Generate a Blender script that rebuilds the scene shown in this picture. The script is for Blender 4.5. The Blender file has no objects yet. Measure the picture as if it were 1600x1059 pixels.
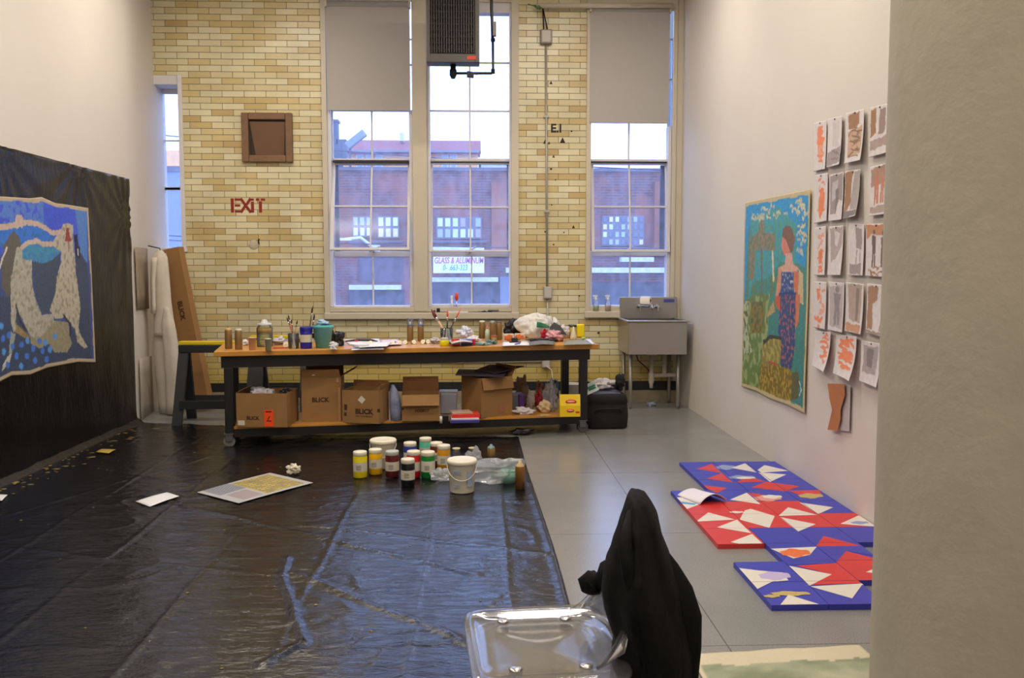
import bpy, bmesh, math, random
from mathutils import Vector, Matrix, noise, Euler
R = math.radians
PI = math.pi
random.seed(7)
C = bpy.context.scene.collection
SC = bpy.context.scene

# ------------------------------------------------------------------ camera
F = 1400.0; EYE = 1.5
YAW = math.atan(56/1400); PIT = math.atan(109/math.hypot(1400, 56))
cam_d = bpy.data.cameras.new('camera'); cam = bpy.data.objects.new('camera', cam_d); C.objects.link(cam)
cam_d.sensor_width = 36; cam_d.lens = 36*F/1600; cam_d.clip_end = 300
cam.location = (0, 0, EYE); cam.rotation_euler = (PI/2-PIT, 0, -YAW)
SC.camera = cam

# ------------------------------------------------------------------ light and exposure
SC.view_settings.view_transform = 'Standard'; SC.view_settings.look = 'None'
SC.view_settings.gamma = 1; SC.view_settings.use_curve_mapping = False
SC.view_settings.exposure = 0.0
w = bpy.data.worlds.new('sky'); SC.world = w; w.use_nodes = True
nt = w.node_tree; bg = nt.nodes['Background']
tc = nt.nodes.new('ShaderNodeTexCoord'); no = nt.nodes.new('ShaderNodeTexNoise'); no.inputs['Scale'].default_value = 3
cr = nt.nodes.new('ShaderNodeValToRGB')
cr.color_ramp.elements[0].position = .35; cr.color_ramp.elements[0].color = (.40, .56, 1.0, 1)
cr.color_ramp.elements[1].position = .65; cr.color_ramp.elements[1].color = (.50, .66, 1.0, 1)
nt.links.new(tc.outputs['Generated'], no.inputs['Vector']); nt.links.new(no.outputs[0], cr.inputs[0])
nt.links.new(cr.outputs[0], bg.inputs[0]); bg.inputs[1].default_value = 4.5
SC.cycles.max_bounces = 8; SC.cycles.diffuse_bounces = 4; SC.cycles.glossy_bounces = 4
SC.cycles.transparent_max_bounces = 16; SC.cycles.sample_clamp_indirect = 4
SC.cycles.use_denoising = True
LAMP_W = 47; LAMP_C = (1.0, .89, .76)

# ------------------------------------------------------------------ pixel -> world
_s, _c = math.sin(YAW), math.cos(YAW); _sp, _cp = math.sin(PIT), math.cos(PIT)
_f = Vector((_s*_cp, _c*_cp, -_sp)); _r = Vector((_c, -_s, 0)); _u = _r.cross(_f)
def _ray(x, y): return _f + _r*((x-800)/F) + _u*((529.5-y)/F)
def onz(x, y, z=0.0):
    d = _ray(x, y); return d*((z-EYE)/d.z) + Vector((0, 0, EYE))
def onY(x, y, Y):
    d = _ray(x, y); return d*(Y/d.y) + Vector((0, 0, EYE))
def onX(x, y, X):
    d = _ray(x, y); return d*(X/d.x) + Vector((0, 0, EYE))

# ------------------------------------------------------------------ colour + materials
def lin(c): c /= 255.0; return c/12.92 if c <= .04045 else ((c+.055)/1.055)**2.4
def L(r, g, b): return (lin(r), lin(g), lin(b), 1)
MC = {}
def mat(name, rgb=(200, 200, 200), rough=.5, metal=0.0, var=0.0, vs=8.0, bump=0.0, bs=60.0, spec=.5, trans=0.0, coat=0.0, emit=None, es=1.0):
    if name in MC: return MC[name]
    m = bpy.data.materials.new(name); m.use_nodes = True; n = m.node_tree; b = n.nodes['Principled BSDF']
    col = L(*rgb); b.inputs['Base Color'].default_value = col; b.inputs['Roughness'].default_value = rough
    b.inputs['Metallic'].default_value = metal; b.inputs['Specular IOR Level'].default_value = spec
    b.inputs['Coat Weight'].default_value = coat
    if trans: b.inputs['Transmission Weight'].default_value = trans
    if emit: b.inputs['Emission Color'].default_value = L(*emit); b.inputs['Emission Strength'].default_value = es
    tco = n.nodes.new('ShaderNodeTexCoord')
    if var:
        nz = n.nodes.new('ShaderNodeTexNoise'); nz.inputs['Scale'].default_value = vs; nz.inputs['Detail'].default_value = 5
        n.links.new(tco.outputs['Object'], nz.inputs['Vector'])
        mr = n.nodes.new('ShaderNodeMapRange'); mr.inputs[1].default_value = .3; mr.inputs[2].default_value = .7
        mr.inputs[3].default_value = 1-var; mr.inputs[4].default_value = 1+var
        n.links.new(nz.outputs[0], mr.inputs[0])
        mx = n.nodes.new('ShaderNodeVectorMath'); mx.operation = 'SCALE'; mx.inputs[0].default_value = col[:3]
        n.links.new(mr.outputs[0], mx.inputs['Scale']); n.links.new(mx.outputs[0], b.inputs['Base Color'])
    if bump:
        nb = n.nodes.new('ShaderNodeTexNoise'); nb.inputs['Scale'].default_value = bs; nb.inputs['Detail'].default_value = 4
        n.links.new(tco.outputs['Object'], nb.inputs['Vector'])
        bp = n.nodes.new('ShaderNodeBump'); bp.inputs['Strength'].default_value = bump; bp.inputs['Distance'].default_value = .01
        n.links.new(nb.outputs[0], bp.inputs['Height']); n.links.new(bp.outputs[0], b.inputs['Normal'])
    MC[name] = m; return m
def attr_mat(name, rough=.7, bump=.15, bs=90):
    m = mat(name, (255, 255, 255), rough, bump=bump, bs=bs)
    if 'A' not in m.keys():
        m['A'] = 1; n = m.node_tree; a = n.nodes.new('ShaderNodeAttribute'); a.attribute_name = 'Col'
        n.links.new(a.outputs['Color'], n.nodes['Principled BSDF'].inputs['Base Color'])
    return m
def clear_mat(name, tint=(.95, .97, 1), haze=.05, hcol=(.8, .85, 1), rough=.02, ior=1.45, dirt=0.0, refl=1.0):
    if name in MC: return MC[name]
    m = bpy.data.materials.new(name); m.use_nodes = True; n = m.node_tree; n.nodes.clear()
    out = n.nodes.new('ShaderNodeOutputMaterial')
    t = n.nodes.new('ShaderNodeBsdfTransparent'); t.inputs[0].default_value = (*tint, 1)
    d = n.nodes.new('ShaderNodeBsdfDiffuse'); d.inputs[0].default_value = (*hcol, 1)
    tl = n.nodes.new('ShaderNodeBsdfTranslucent'); tl.inputs[0].default_value = (*hcol, 1)
    m0 = n.nodes.new('ShaderNodeMixShader'); m0.inputs[0].default_value = .6
    n.links.new(d.outputs[0], m0.inputs[1]); n.links.new(tl.outputs[0], m0.inputs[2])
    m1 = n.nodes.new('ShaderNodeMixShader'); m1.inputs[0].default_value = haze
    n.links.new(t.outputs[0], m1.inputs[1]); n.links.new(m0.outputs[0], m1.inputs[2])
    if dirt:
        tco = n.nodes.new('ShaderNodeTexCoord'); nz = n.nodes.new('ShaderNodeTexNoise')
        mp = n.nodes.new('ShaderNodeMapping'); mp.inputs['Scale'].default_value = (3, 3, 2.4)
        n.links.new(tco.outputs['Object'], mp.inputs[0]); n.links.new(mp.outputs[0], nz.inputs['Vector'])
        nz.inputs['Scale'].default_value = 3; nz.inputs['Detail'].default_value = 7; nz.inputs['Roughness'].default_value = .65
        mr = n.nodes.new('ShaderNodeMapRange'); mr.inputs[1].default_value = .35; mr.inputs[2].default_value = .72
        mr.inputs[3].default_value = haze*.5; mr.inputs[4].default_value = haze+dirt
        n.links.new(nz.outputs[0], mr.inputs[0]); n.links.new(mr.outputs[0], m1.inputs[0])
    g = n.nodes.new('ShaderNodeBsdfGlossy'); g.inputs[0].default_value = (1, 1, 1, 1); g.inputs['Roughness'].default_value = rough
    fr = n.nodes.new('ShaderNodeFresnel'); fr.inputs[0].default_value = ior
    m2 = n.nodes.new('ShaderNodeMixShader'); fs = n.nodes.new('ShaderNodeMath'); fs.operation = 'MULTIPLY'; fs.inputs[1].default_value = refl
    n.links.new(fr.outputs[0], fs.inputs[0]); n.links.new(fs.outputs[0], m2.inputs[0])
    n.links.new(m1.outputs[0], m2.inputs[1]); n.links.new(g.outputs[0], m2.inputs[2]); n.links.new(m2.outputs[0], out.inputs[0])
    MC[name] = m; return m

# ------------------------------------------------------------------ object helpers
def children(o): return [c for c in bpy.data.objects if c.parent == o]
def tag(o, label=None, cat=None, group=None, kind=None):
    if label: o['label'] = label
    if cat: o['category'] = cat
    if group: o['group'] = group
    if kind: o['kind'] = kind
    return o
def empty(name, loc=(0, 0, 0), rz=0.0, label=None, cat=None, group=None, kind=None, rot=None):
    o = bpy.data.objects.new(name, None); C.objects.link(o); o.empty_display_size = .05
    o.location = loc; o.rotation_euler = rot if rot else (0, 0, rz)
    return tag(o, label, cat, group, kind)
def copy_tree(o, parent=None):
    c = o.copy(); C.objects.link(c)
    if parent: c.parent = parent
    for ch in children(o): copy_tree(ch, c)
    return c
class MB:
    def __init__(s): s.b = bmesh.new(); s.mi = 0; s.smooth = False
    def _fin(s, vs0, fs0, M=None):
        s.b.verts.ensure_lookup_table(); s.b.faces.ensure_lookup_table()
        if M is not None:
            for v in s.b.verts[vs0:]: v.co = M @ v.co
        for f in s.b.faces[fs0:]: f.material_index = s.mi; f.smooth = s.smooth
        return s
    def mark(s): return len(s.b.verts), len(s.b.faces)
    def box(s, c, d, rot=None, taper=None):
        a, f = s.mark(); hx, hy, hz = d[0]/2, d[1]/2, d[2]/2; tx, ty = taper or (1, 1)
        V = [s.b.verts.new((x*hx*(tx if z > 0 else 1), y*hy*(ty if z > 0 else 1), z*hz)) for z in (-1, 1) for y in (-1, 1) for x in (-1, 1)]
        for q in ((0, 2, 3, 1), (4, 5, 7, 6), (0, 1, 5, 4), (2, 6, 7, 3), (0, 4, 6, 2), (1, 3, 7, 5)): s.b.faces.new([V[i] for i in q])
        M = Matrix.Translation(c) @ (rot.to_matrix().to_4x4() if rot else Matrix())
        return s._fin(a, f, M)
    def b2(s, lo, hi): return s.box([(a+b)/2 for a, b in zip(lo, hi)], [abs(b-a) for a, b in zip(lo, hi)])
    def lathe(s, prof, c=(0, 0, 0), seg=24, M=None, smooth=True, sx=1, sy=1):
        a, f = s.mark(); rings = []
        for r, z in prof:
            rings.append([s.b.verts.new((0, 0, z))] if r < 1e-6 else [s.b.verts.new((r*sx*math.cos(2*PI*i/seg), r*sy*math.sin(2*PI*i/seg), z)) for i in range(seg)])
        for p, q in zip(rings, rings[1:]):
            for i in range(seg):
                j = (i+1) % seg
                if len(p) == 1 and len(q) > 1: s.b.faces.new((p[0], q[i], q[j]))
                elif len(q) == 1 and len(p) > 1: s.b.faces.new((p[i], p[j], q[0]))
                elif len(p) > 1: s.b.faces.new((p[i], p[j], q[j], q[i]))
        sm = s.smooth; s.smooth = smooth
        s._fin(a, f, (Matrix.Translation(c) @ M) if M is not None else Matrix.Translation(c)); s.smooth = sm; return s
    def cyl(s, p0, p1, r, r1=None, seg=12):
        p0, p1 = Vector(p0), Vector(p1); d = p1-p0; h = d.length; r1 = r if r1 is None else r1
        q = Vector((0, 0, 1)).rotation_difference(d).to_matrix().to_4x4()
        return s.lathe([(0, 0), (r, 0), (r, 0), (r1, h), (r1, h), (0, h)], p0, seg, q)
    def tube(s, pts, r, seg=8):
        pts = [Vector(p) for p in pts]; a, f = s.mark(); rings = []; up = None
        for i, p in enumerate(pts):
            t = (pts[min(i+1, len(pts)-1)]-pts[max(i-1, 0)]).normalized()
            if up is None: up = t.orthogonal().normalized()
            up = (up - t*up.dot(t)).normalized(); bi = t.cross(up); rr = r[i] if isinstance(r, (list, tuple)) else r
            rings.append([s.b.verts.new(p+(up*math.cos(2*PI*k/seg)+bi*math.sin(2*PI*k/seg))*rr) for k in range(seg)])
        for p, q in zip(rings, rings[1:]):
            for i in range(seg): s.b.faces.new((p[i], p[(i+1) % seg], q[(i+1) % seg], q[i]))
        s.b.faces.new(rings[0][::-1]); s.b.faces.new(rings[-1])
        sm = s.smooth; s.smooth = True; s._fin(a, f); s.smooth = sm; return s
    def prism(s, pts, M, h):           # polygon in local xy extruded along local z
        a, f = s.mark(); n = len(pts)
        A = [s.b.verts.new((p[0], p[1], 0)) for p in pts]; B = [s.b.verts.new((p[0], p[1], h)) for p in pts]
        s.b.faces.new(A[::-1]); s.b.faces.new(B)
        for i in range(n): s.b.faces.new((A[i], A[(i+1) % n], B[(i+1) % n], B[i]))
        return s._fin(a, f, M)
    def quad(s, pts, th=0.0, nrm=None):
        a, f = s.mark(); P = [Vector(p) for p in pts]; V = [s.b.verts.new(p) for p in P]; n = len(P)
        if th:
            nr = Vector(nrm) if nrm else (P[1]-P[0]).cross(P[2]-P[0]).normalized()
            W = [s.b.verts.new(p-nr*th) for p in P]; s.b.faces.new(W[::-1])
            for i in range(n): s.b.faces.new((V[i], W[i], W[(i+1) % n], V[(i+1) % n]))
        s.b.faces.new(V); return s._fin(a, f)
    def grid(s, fn, nx, ny, col=None):
        a, f = s.mark(); V = [[s.b.verts.new(fn(i/nx, j/ny)) for i in range(nx+1)] for j in range(ny+1)]
        for j in range(ny):
            for i in range(nx): s.b.faces.new((V[j][i], V[j][i+1], V[j+1][i+1], V[j+1][i]))
        sm = s.smooth; s.smooth = True; s._fin(a, f); s.smooth = sm; return s
    def loft(s, rings, cap=True):      # rings: lists of points, same length
        a, f = s.mark(); RR = [[s.b.verts.new(p) for p in r] for r in rings]; n = len(RR[0])
        for p, q in zip(RR, RR[1:]):
            for i in range(n): s.b.faces.new((p[i], p[(i+1) % n], q[(i+1) % n], q[i]))
        if cap: s.b.faces.new(RR[0][::-1]); s.b.faces.new(RR[-1])
        sm = s.smooth; s.smooth = True; s._fin(a, f); s.smooth = sm; return s
    def blob(s, c, r, seed=0, amp=.25, fr=1.6, sub=3, flat=True, crease=.0):
        a, f = s.mark(); bmesh.ops.create_icosphere(s.b, subdivisions=sub, radius=1)
        s.b.verts.ensure_lookup_table(); o = Vector((seed*3.7, seed*1.3, seed*7.1))
        for v in s.b.verts[a:]:
            d = v.co.normalized(); k = 1+amp*noise.noise(d*fr+o)*2+amp*.6*noise.noise(d*fr*2.7+o)
            if crease: k -= crease*abs(noise.noise(d*fr*1.8+o*2))*2
            p = Vector((d.x*r[0]*k, d.y*r[1]*k, d.z*r[2]*k))
            if flat: p.z = max(p.z+r[2]*.85, 0)
            v.co = p+Vector(c)
        sm = s.smooth; s.smooth = True; s._fin(a, f); s.smooth = sm; return s
    def build(s, name, mats, parent=None, bevel=0.0, sub=0, solid=0.0):
        me = bpy.data.meshes.new(name); bmesh.ops.recalc_face_normals(s.b, faces=s.b.faces[:]); s.b.to_mesh(me); s.b.free()
        for m in (mats if isinstance(mats, (list, tuple)) else [mats]): me.materials.append(m)
        o = bpy.data.objects.new(name, me); C.objects.link(o)
        if parent: o.parent = parent
        if solid: md = o.modifiers.new('s', 'SOLIDIFY'); md.thickness = solid; md.offset = 0
        if bevel: md = o.modifiers.new('b', 'BEVEL'); md.width = bevel; md.segments = 2; md.limit_method = 'ANGLE'
        if sub: md = o.modifiers.new('u', 'SUBSURF'); md.levels = sub; md.render_levels = sub
        return o
def text(name, s, size, m, parent, M, ext=.0006, bold=0.0, shear=0.0, spacing=1.0, align='CENTER', sx=1.0):
    cu = bpy.data.curves.new(name, 'FONT'); cu.body = s; cu.size = size; cu.extrude = ext; cu.offset = bold; cu.shear = shear
    cu.space_character = spacing; cu.align_x = align; cu.align_y = 'CENTER'; cu.resolution_u = 3
    t = bpy.data.objects.new('t', cu); C.objects.link(t); bpy.context.view_layer.update()
    dg = bpy.context.evaluated_depsgraph_get(); me = bpy.data.meshes.new_from_object(t.evaluated_get(dg)); me.name = name
    bpy.data.objects.remove(t); bpy.data.curves.remove(cu)
    me.transform(Matrix.Diagonal((sx, 1, 1, 1))); me.materials.clear(); me.materials.append(m)
    o = bpy.data.objects.new(name, me); C.objects.link(o); o.matrix_local = M
    if parent: o.parent = parent
    return o
FACE = Matrix.Rotation(PI/2, 4, 'X')      # text in xz plane facing -y
def TM(x, y, z, rz=0.0, ry=0.0): return Matrix.Translation((x, y, z)) @ Matrix.Rotation(rz, 4, 'Z') @ FACE @ Matrix.Rotation(ry, 4, 'Z')

# ---------- painted surfaces: shapes are polygons / lines in surface coordinates
def inpoly(x, y, P):
    c = False; j = len(P)-1
    for i in range(len(P)):
        xi, yi = P[i]; xj, yj = P[j]
        if (yi > y) != (yj > y) and x < (xj-xi)*(y-yi)/(yj-yi)+xi: c = not c
        j = i
    return c
def segd(x, y, a, b):
    dx, dy = b[0]-a[0], b[1]-a[1]; q = dx*dx+dy*dy
    t = 0 if q == 0 else max(0, min(1, ((x-a[0])*dx+(y-a[1])*dy)/q)); return math.hypot(x-a[0]-t*dx, y-a[1]-t*dy)
def prep(shapes, conv):
    out = []
    for s in shapes:
        k = s[0]
        if k == 'e':
            _, col, cx, cy, rx, ry, *o = s
            P = [conv(cx+rx*math.cos(t*PI/8), cy+ry*math.sin(t*PI/8)) for t in range(16)]; k = 'p'; w_ = 0
        elif k == 'p': _, col, pts, *o = s; P = [conv(*p) for p in pts]; w_ = 0
        else: _, col, w_, pts, *o = s; P = [conv(*p) for p in pts]
        o = (o[0] if o else {})
        xs = [p[0] for p in P]; ys = [p[1] for p in P]
        out.append((k, L(*col)[:3], w_, P, (min(xs)-w_, max(xs)+w_, min(ys)-w_, max(ys)+w_), o))
    return out
def shade(x, y, base, S, nz=.12, fr=30, seed=0, jit=.0):
    c = list(base)
    if jit:
        v = noise.noise_vector(Vector((x*fr*.6, y*fr*.6, seed+5))); x += v.x*jit; y += v.y*jit
    for k, col, w_, P, bb, o in S:
        if not (bb[0] <= x <= bb[1] and bb[2] <= y <= bb[3]): continue
        hit = inpoly(x, y, P) if k == 'p' else any(segd(x, y, P[i], P[i+1]) < w_ for i in range(len(P)-1))
        if not hit: continue
        a = o.get('a', 1); q = o.get('n')
        if q:                       # speckle: a second colour breaks through
            v = noise.noise(Vector((x*q[1], y*q[1], seed+9)))
            cc = L(*q[0])[:3]; t = max(0, min(1, (v-q[2])*6)); col = [col[i]*(1-t)+cc[i]*t for i in range(3)]
        c = [c[i]*(1-a)+col[i]*a for i in range(3)]
    g = 1+nz*2*noise.noise(Vector((x*fr, y*fr, seed)))
    return [max(0, min(1, v*g)) for v in c]
def painted(name, fn, cf, nx, ny, m, parent=None, solid=.0015):
    mb = MB(); mb.grid(fn, nx, ny); o = mb.build(name, m, parent, solid=solid); me = o.data
    ca = me.color_attributes.new('Col', 'FLOAT_COLOR', 'POINT'); i = 0; buf = []
    for j in range(ny+1):
        for k in range(nx+1): buf += [*cf(k/nx, j/ny), 1]
    ca.data.foreach_set('color', buf); return o
def interp(pts, t):
    for a, b in zip(pts, pts[1:]):
        if t <= b[0]: return a[1]+(b[1]-a[1])*(t-a[0])/(b[0]-a[0]+1e-9)
    return pts[-1][1]

# ================================================================== THE SETTING
YB = 10.05; XR = 2.30; XL = -3.325; ZC = 4.95
def struct(o): o['kind'] = 'structure'; return o
white_wall = mat('white_wall_paint', (214, 208, 200), .75, var=.02, vs=2, bump=.06, bs=40)
cream = mat('cream_paint', (202, 193, 174), .5, var=.03, vs=5)
sashm = mat('white_sash_paint', (216, 214, 216), .5, var=.03, vs=9)
dark = mat('dark_jamb_gap', (38, 36, 36), .5)  # jamb liners, side strips and the bars painted dark for sash gap shadow
blackm = mat('black_steel', (22, 22, 24), .45, var=.1)
# glazed brick
bm_ = mat('glazed_brick', (200, 180, 130), .28, spec=.5); n = bm_.node_tree; P_ = n.nodes['Principled BSDF']
tco = n.nodes.new('ShaderNodeTexCoord'); sep = n.nodes.new('ShaderNodeSeparateXYZ'); com = n.nodes.new('ShaderNodeCombineXYZ')
n.links.new(tco.outputs['Object'], sep.inputs[0]); n.links.new(sep.outputs[0], com.inputs[0]); n.links.new(sep.outputs[2], com.inputs[1])
mpn = n.nodes.new('ShaderNodeMapping'); mpn.inputs['Location'].default_value = (4.06, .01, 0); n.links.new(com.outputs[0], mpn.inputs[0])
br = n.nodes.new('ShaderNodeTexBrick'); br.offset = .5; br.offset_frequency = 2; n.links.new(mpn.outputs[0], br.inputs['Vector'])
br.inputs['Color1'].default_value = (0, 0, 0, 1); br.inputs['Color2'].default_value = (1, 1, 1, 1); br.inputs['Mortar'].default_value = (.3, .3, .3, 1)
br.inputs['Scale'].default_value = 1; br.inputs['Brick Width'].default_value = .237; br.inputs['Row Height'].default_value = .0676
br.inputs['Mortar Size'].default_value = .0028; br.inputs['Mortar Smooth'].default_value = .15
rp = n.nodes.new('ShaderNodeValToRGB'); rp.color_ramp.interpolation = 'LINEAR'; e = rp.color_ramp.elements
e[0].position = 0; e[0].color = L(216, 208, 172); e[1].position = 1; e[1].color = L(192, 166, 116)
for p_, c_ in ((.2, (224, 216, 182)), (.45, (214, 203, 162)), (.66, (211, 196, 150)), (.84, (205, 185, 130)), (.94, (200, 178, 124))):
    x_ = e.new(p_); x_.color = L(*c_)
n.links.new(br.outputs['Color'], rp.inputs[0])
nz = n.nodes.new('ShaderNodeTexNoise'); nz.inputs['Scale'].default_value = 2.2; nz.inputs['Detail'].default_value = 6; n.links.new(tco.outputs['Object'], nz.inputs['Vector'])
mr = n.nodes.new('ShaderNodeMapRange'); mr.inputs[1].default_value = .3; mr.inputs[2].default_value = .7; mr.inputs[3].default_value = .86; mr.inputs[4].default_value = 1.08
n.links.new(nz.outputs[0], mr.inputs[0]); sc_ = n.nodes.new('ShaderNodeVectorMath'); sc_.operation = 'SCALE'
n.links.new(rp.outputs[0], sc_.inputs[0]); n.links.new(mr.outputs[0], sc_.inputs['Scale'])
# bottom courses are a mustard glaze
mz = n.nodes.new('ShaderNodeMapRange'); mz.inputs[1].default_value = .30; mz.inputs[2].default_value = .62; mz.inputs[3].default_value = .85; mz.inputs[4].default_value = 0
n.links.new(sep.outputs[2], mz.inputs[0]); mu = n.nodes.new('ShaderNodeMix'); mu.data_type = 'RGBA'; mu.inputs['B'].default_value = L(196, 172, 84)
n.links.new(mz.outputs[0], mu.inputs['Factor']); n.links.new(sc_.outputs[0], mu.inputs['A'])
mo = n.nodes.new('ShaderNodeMix'); mo.data_type = 'RGBA'; mo.inputs['B'].default_value = L(112, 98, 74)
n.links.new(br.outputs['Fac'], mo.inputs['Factor']); n.links.new(mu.outputs['Result'], mo.inputs['A']); n.links.new(mo.outputs['Result'], P_.inputs['Base Color'])
bp = n.nodes.new('ShaderNodeBump'); bp.invert = True; bp.inputs['Strength'].default_value = .6; bp.inputs['Distance'].default_value = .006
n.links.new(br.outputs['Fac'], bp.inputs['Height']); n.links.new(bp.outputs[0], P_.inputs['Normal'])
rm = n.nodes.new('ShaderNodeMapRange'); rm.inputs[3].default_value = .3; rm.inputs[4].default_value = .9
n.links.new(br.outputs['Fac'], rm.inputs[0]); n.links.new(rm.outputs[0], P_.inputs['Roughness'])

# concrete floor with saw-cut joints
fm = mat('concrete_floor', (140, 140, 136), .22, bump=.05, bs=25, spec=.5); n = fm.node_tree; P_ = n.nodes['Principled BSDF']
tco = n.nodes.new('ShaderNodeTexCoord'); mpn = n.nodes.new('ShaderNodeMapping'); mpn.inputs['Location'].default_value = (-1.0+1.53*4, -4.97+1.53*6, 0)
n.links.new(tco.outputs['Object'], mpn.inputs[0]); br = n.nodes.new('ShaderNodeTexBrick'); br.offset = 0; n.links.new(mpn.outputs[0], br.inputs['Vector'])
br.inputs['Scale'].default_value = 1; br.inputs['Brick Width'].default_value = 1.53; br.inputs['Row Height'].default_value = 1.53; br.inputs['Mortar Size'].default_value = .003
nz = n.nodes.new('ShaderNodeTexNoise'); nz.inputs['Scale'].default_value = 1.6; nz.inputs['Detail'].default_value = 8; nz.inputs['Roughness'].default_value = .62
n.links.new(tco.outputs['Object'], nz.inputs['Vector']); rp = n.nodes.new('ShaderNodeValToRGB')
rp.color_ramp.elements[0].position = .3; rp.color_ramp.elements[0].color = L(128, 128, 126); rp.color_ramp.elements[1].position = .7; rp.color_ramp.elements[1].color = L(140, 139, 136)
n.links.new(nz.outputs[0], rp.inputs[0])
n2 = n.nodes.new('ShaderNodeTexNoise'); n2.inputs['Scale'].default_value = 160; n.links.new(tco.outputs['Object'], n2.inputs['Vector'])
r2 = n.nodes.new('ShaderNodeMapRange'); r2.inputs[1].default_value = .3; r2.inputs[2].default_value = .7; r2.inputs[3].default_value = .84; r2.inputs[4].default_value = 1.16
n.links.new(n2.outputs[0], r2.inputs[0]); v_ = n.nodes.new('ShaderNodeVectorMath'); v_.operation = 'SCALE'; n.links.new(rp.outputs[0], v_.inputs[0]); n.links.new(r2.outputs[0], v_.inputs['Scale'])
mo = n.nodes.new('ShaderNodeMix'); mo.data_type = 'RGBA'; mo.inputs['B'].default_value = L(92, 90, 86); n.links.new(br.outputs['Fac'], mo.inputs['Factor'])
n.links.new(v_.outputs[0], mo.inputs['A']); n.links.new(mo.outputs['Result'], P_.inputs['Base Color'])
r3 = n.nodes.new('ShaderNodeMapRange'); r3.inputs[3].default_value = .2; r3.inputs[4].default_value = .26; n.links.new(nz.outputs[0], r3.inputs[0]); n.links.new(r3.outputs[0], P_.inputs['Roughness'])

m = MB(); m.b2((-3.95, -2.0, -.12), (2.55, 10.4, 0)); struct(m.build('floor', fm))
m = MB(); m.b2((-3.95, -2.0, ZC), (2.55, 10.4, ZC+.12)); struct(m.build('ceiling', mat('white_ceiling', (225, 222, 215), .8, bump=.05, bs=30)))
m = MB(); m.b2((-3.95, -2.12, 0), (2.55, -2.0, ZC)); struct(m.build('wall_front', white_wall))
m = MB(); m.b2((XR, -2.0, 0), (XR+.2, YB, ZC)); struct(m.build('wall_right', white_wall))
path = [(XL, -2.0), (XL, 8.80)]
for k in range(1, 9): t = k/8; path.append((XL-.165*(t*t*(3-2*t))**.8, 8.80+1.25*t))
path.append((-3.49, 10.40))
def wall_sheet(m, path, th, z0, z1):
    m.smooth = True; a, f = m.mark(); n_ = len(path)
    In = [[m.b.verts.new((x, y, z)) for z in (z0, z1)] for x, y in path]; Ou = [[m.b.verts.new((x-th, y, z)) for z in (z0, z1)] for x, y in path]
    for i in range(n_-1):
        m.b.faces.new((In[i][0], In[i+1][0], In[i+1][1], In[i][1])); m.b.faces.new((Ou[i][0], Ou[i][1], Ou[i+1][1], Ou[i+1][0]))
    m._fin(a, f)
m = MB(); wall_sheet(m, path, .3, 0, ZC); struct(m.build('wall_left', white_wall))

# back wall around three openings
O1 = (-3.505, -3.185, 1.70, 3.60); O2 = (-1.665, .455, 1.00, 4.62); O3 = (1.235, 2.232, 1.00, 4.62)
m = MB(); y0, y1 = YB, YB+.35
xs = [-3.95, O1[0], O1[1], O2[0], O2[1], O3[0], O3[1], 2.55]
for i in range(0, 8, 2): m.b2((xs[i], y0, 0), (xs[i+1], y1, ZC))
for a, b, c, d in (O1, O2, O3): m.b2((a, y0, 0), (b, y1, c)); m.b2((a, y0, d), (b, y1, ZC))
wb = struct(m.build('wall_back', bm_))
stencil = mat('red_stencil_paint', (142, 38, 26), .6); blkp = mat('black_stencil_paint', (42, 36, 30), .7)
# EXIT in stencil letters with gaps
m = MB(); zz = onY(386, 321, YB).z; hh = .155
def lx(px): return onY(px, 321, YB).x
def stroke(m, x0, z0, x1, z1, w_, y=YB-.0012):
    d = Vector((x1-x0, 0, z1-z0)); p = Vector((-d.z, 0, d.x)).normalized()*w_/2; A = Vector((x0, y, z0)); B = Vector((x1, y, z1))
    m.quad([A+p, B+p, B-p, A-p], .001, (0, -1, 0))
b_, t_ = zz-hh/2, zz+hh/2
x0 = lx(361); stroke(m, x0+.014, b_, x0+.014, t_, .034)
for z_ in (b_+.013, zz, t_-.013): stroke(m, x0+.04, z_, x0+.10, z_, .026)
x0 = lx(376); stroke(m, x0, b_, x0+.048, zz-.008, .03); stroke(m, x0+.066, zz+.01, x0+.11, t_, .03); stroke(m, x0, t_, x0+.11, b_, .03)
x0 = lx(394.5); stroke(m, x0, b_, x0, t_-.035, .034); stroke(m, x0, t_-.026, x0, t_, .034)
x0 = lx(400); stroke(m, x0, t_-.013, x0+.038, t_-.013, .026); stroke(m, x0+.052, t_-.013, x0+.10, t_-.013, .026); stroke(m, x0+.048, b_, x0+.048, t_-.032, .034)
m.build('exit_lettering', stencil, wb)
ch = text('stencil_lettering', 'E.I', .13, blkp, wb, Matrix.Translation((onY(869, 201, YB).x, YB-.002, onY(869, 201, YB).z)) @ FACE, bold=.004)
ch['label'] = 'small black stencilled letters'
m = MB()
for cx, cy, s_ in ((852, 221, .05), (858, 223, .03), (879, 219, .065), (865, 244, .03), (896, 354, .035), (861, 129, .035)):
    p = onY(cx, cy, YB-.0015); m.quad([p+Vector((-s_/2, 0, -s_/2)), p+Vector((s_/2, 0, -s_/2)), p+Vector((0.0, 0, s_/2))], .001, (0, -1, 0))
for cx, cy, r_ in ((861, 264, .012), (893, 205, .010), (852, 362, .010), (881, 363, .008), (865, 382, .010), (905, 462, .01), (935, 520, .014), (862, 320, .008), (868, 281, .008)):
    p = onY(cx, cy, YB); m.cyl(p, p+Vector((0, -.002, 0)), r_, seg=8)
m.build('stain_mark', blkp, wb)['label'] = 'dark specks and old fixing holes in the brick'

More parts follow.
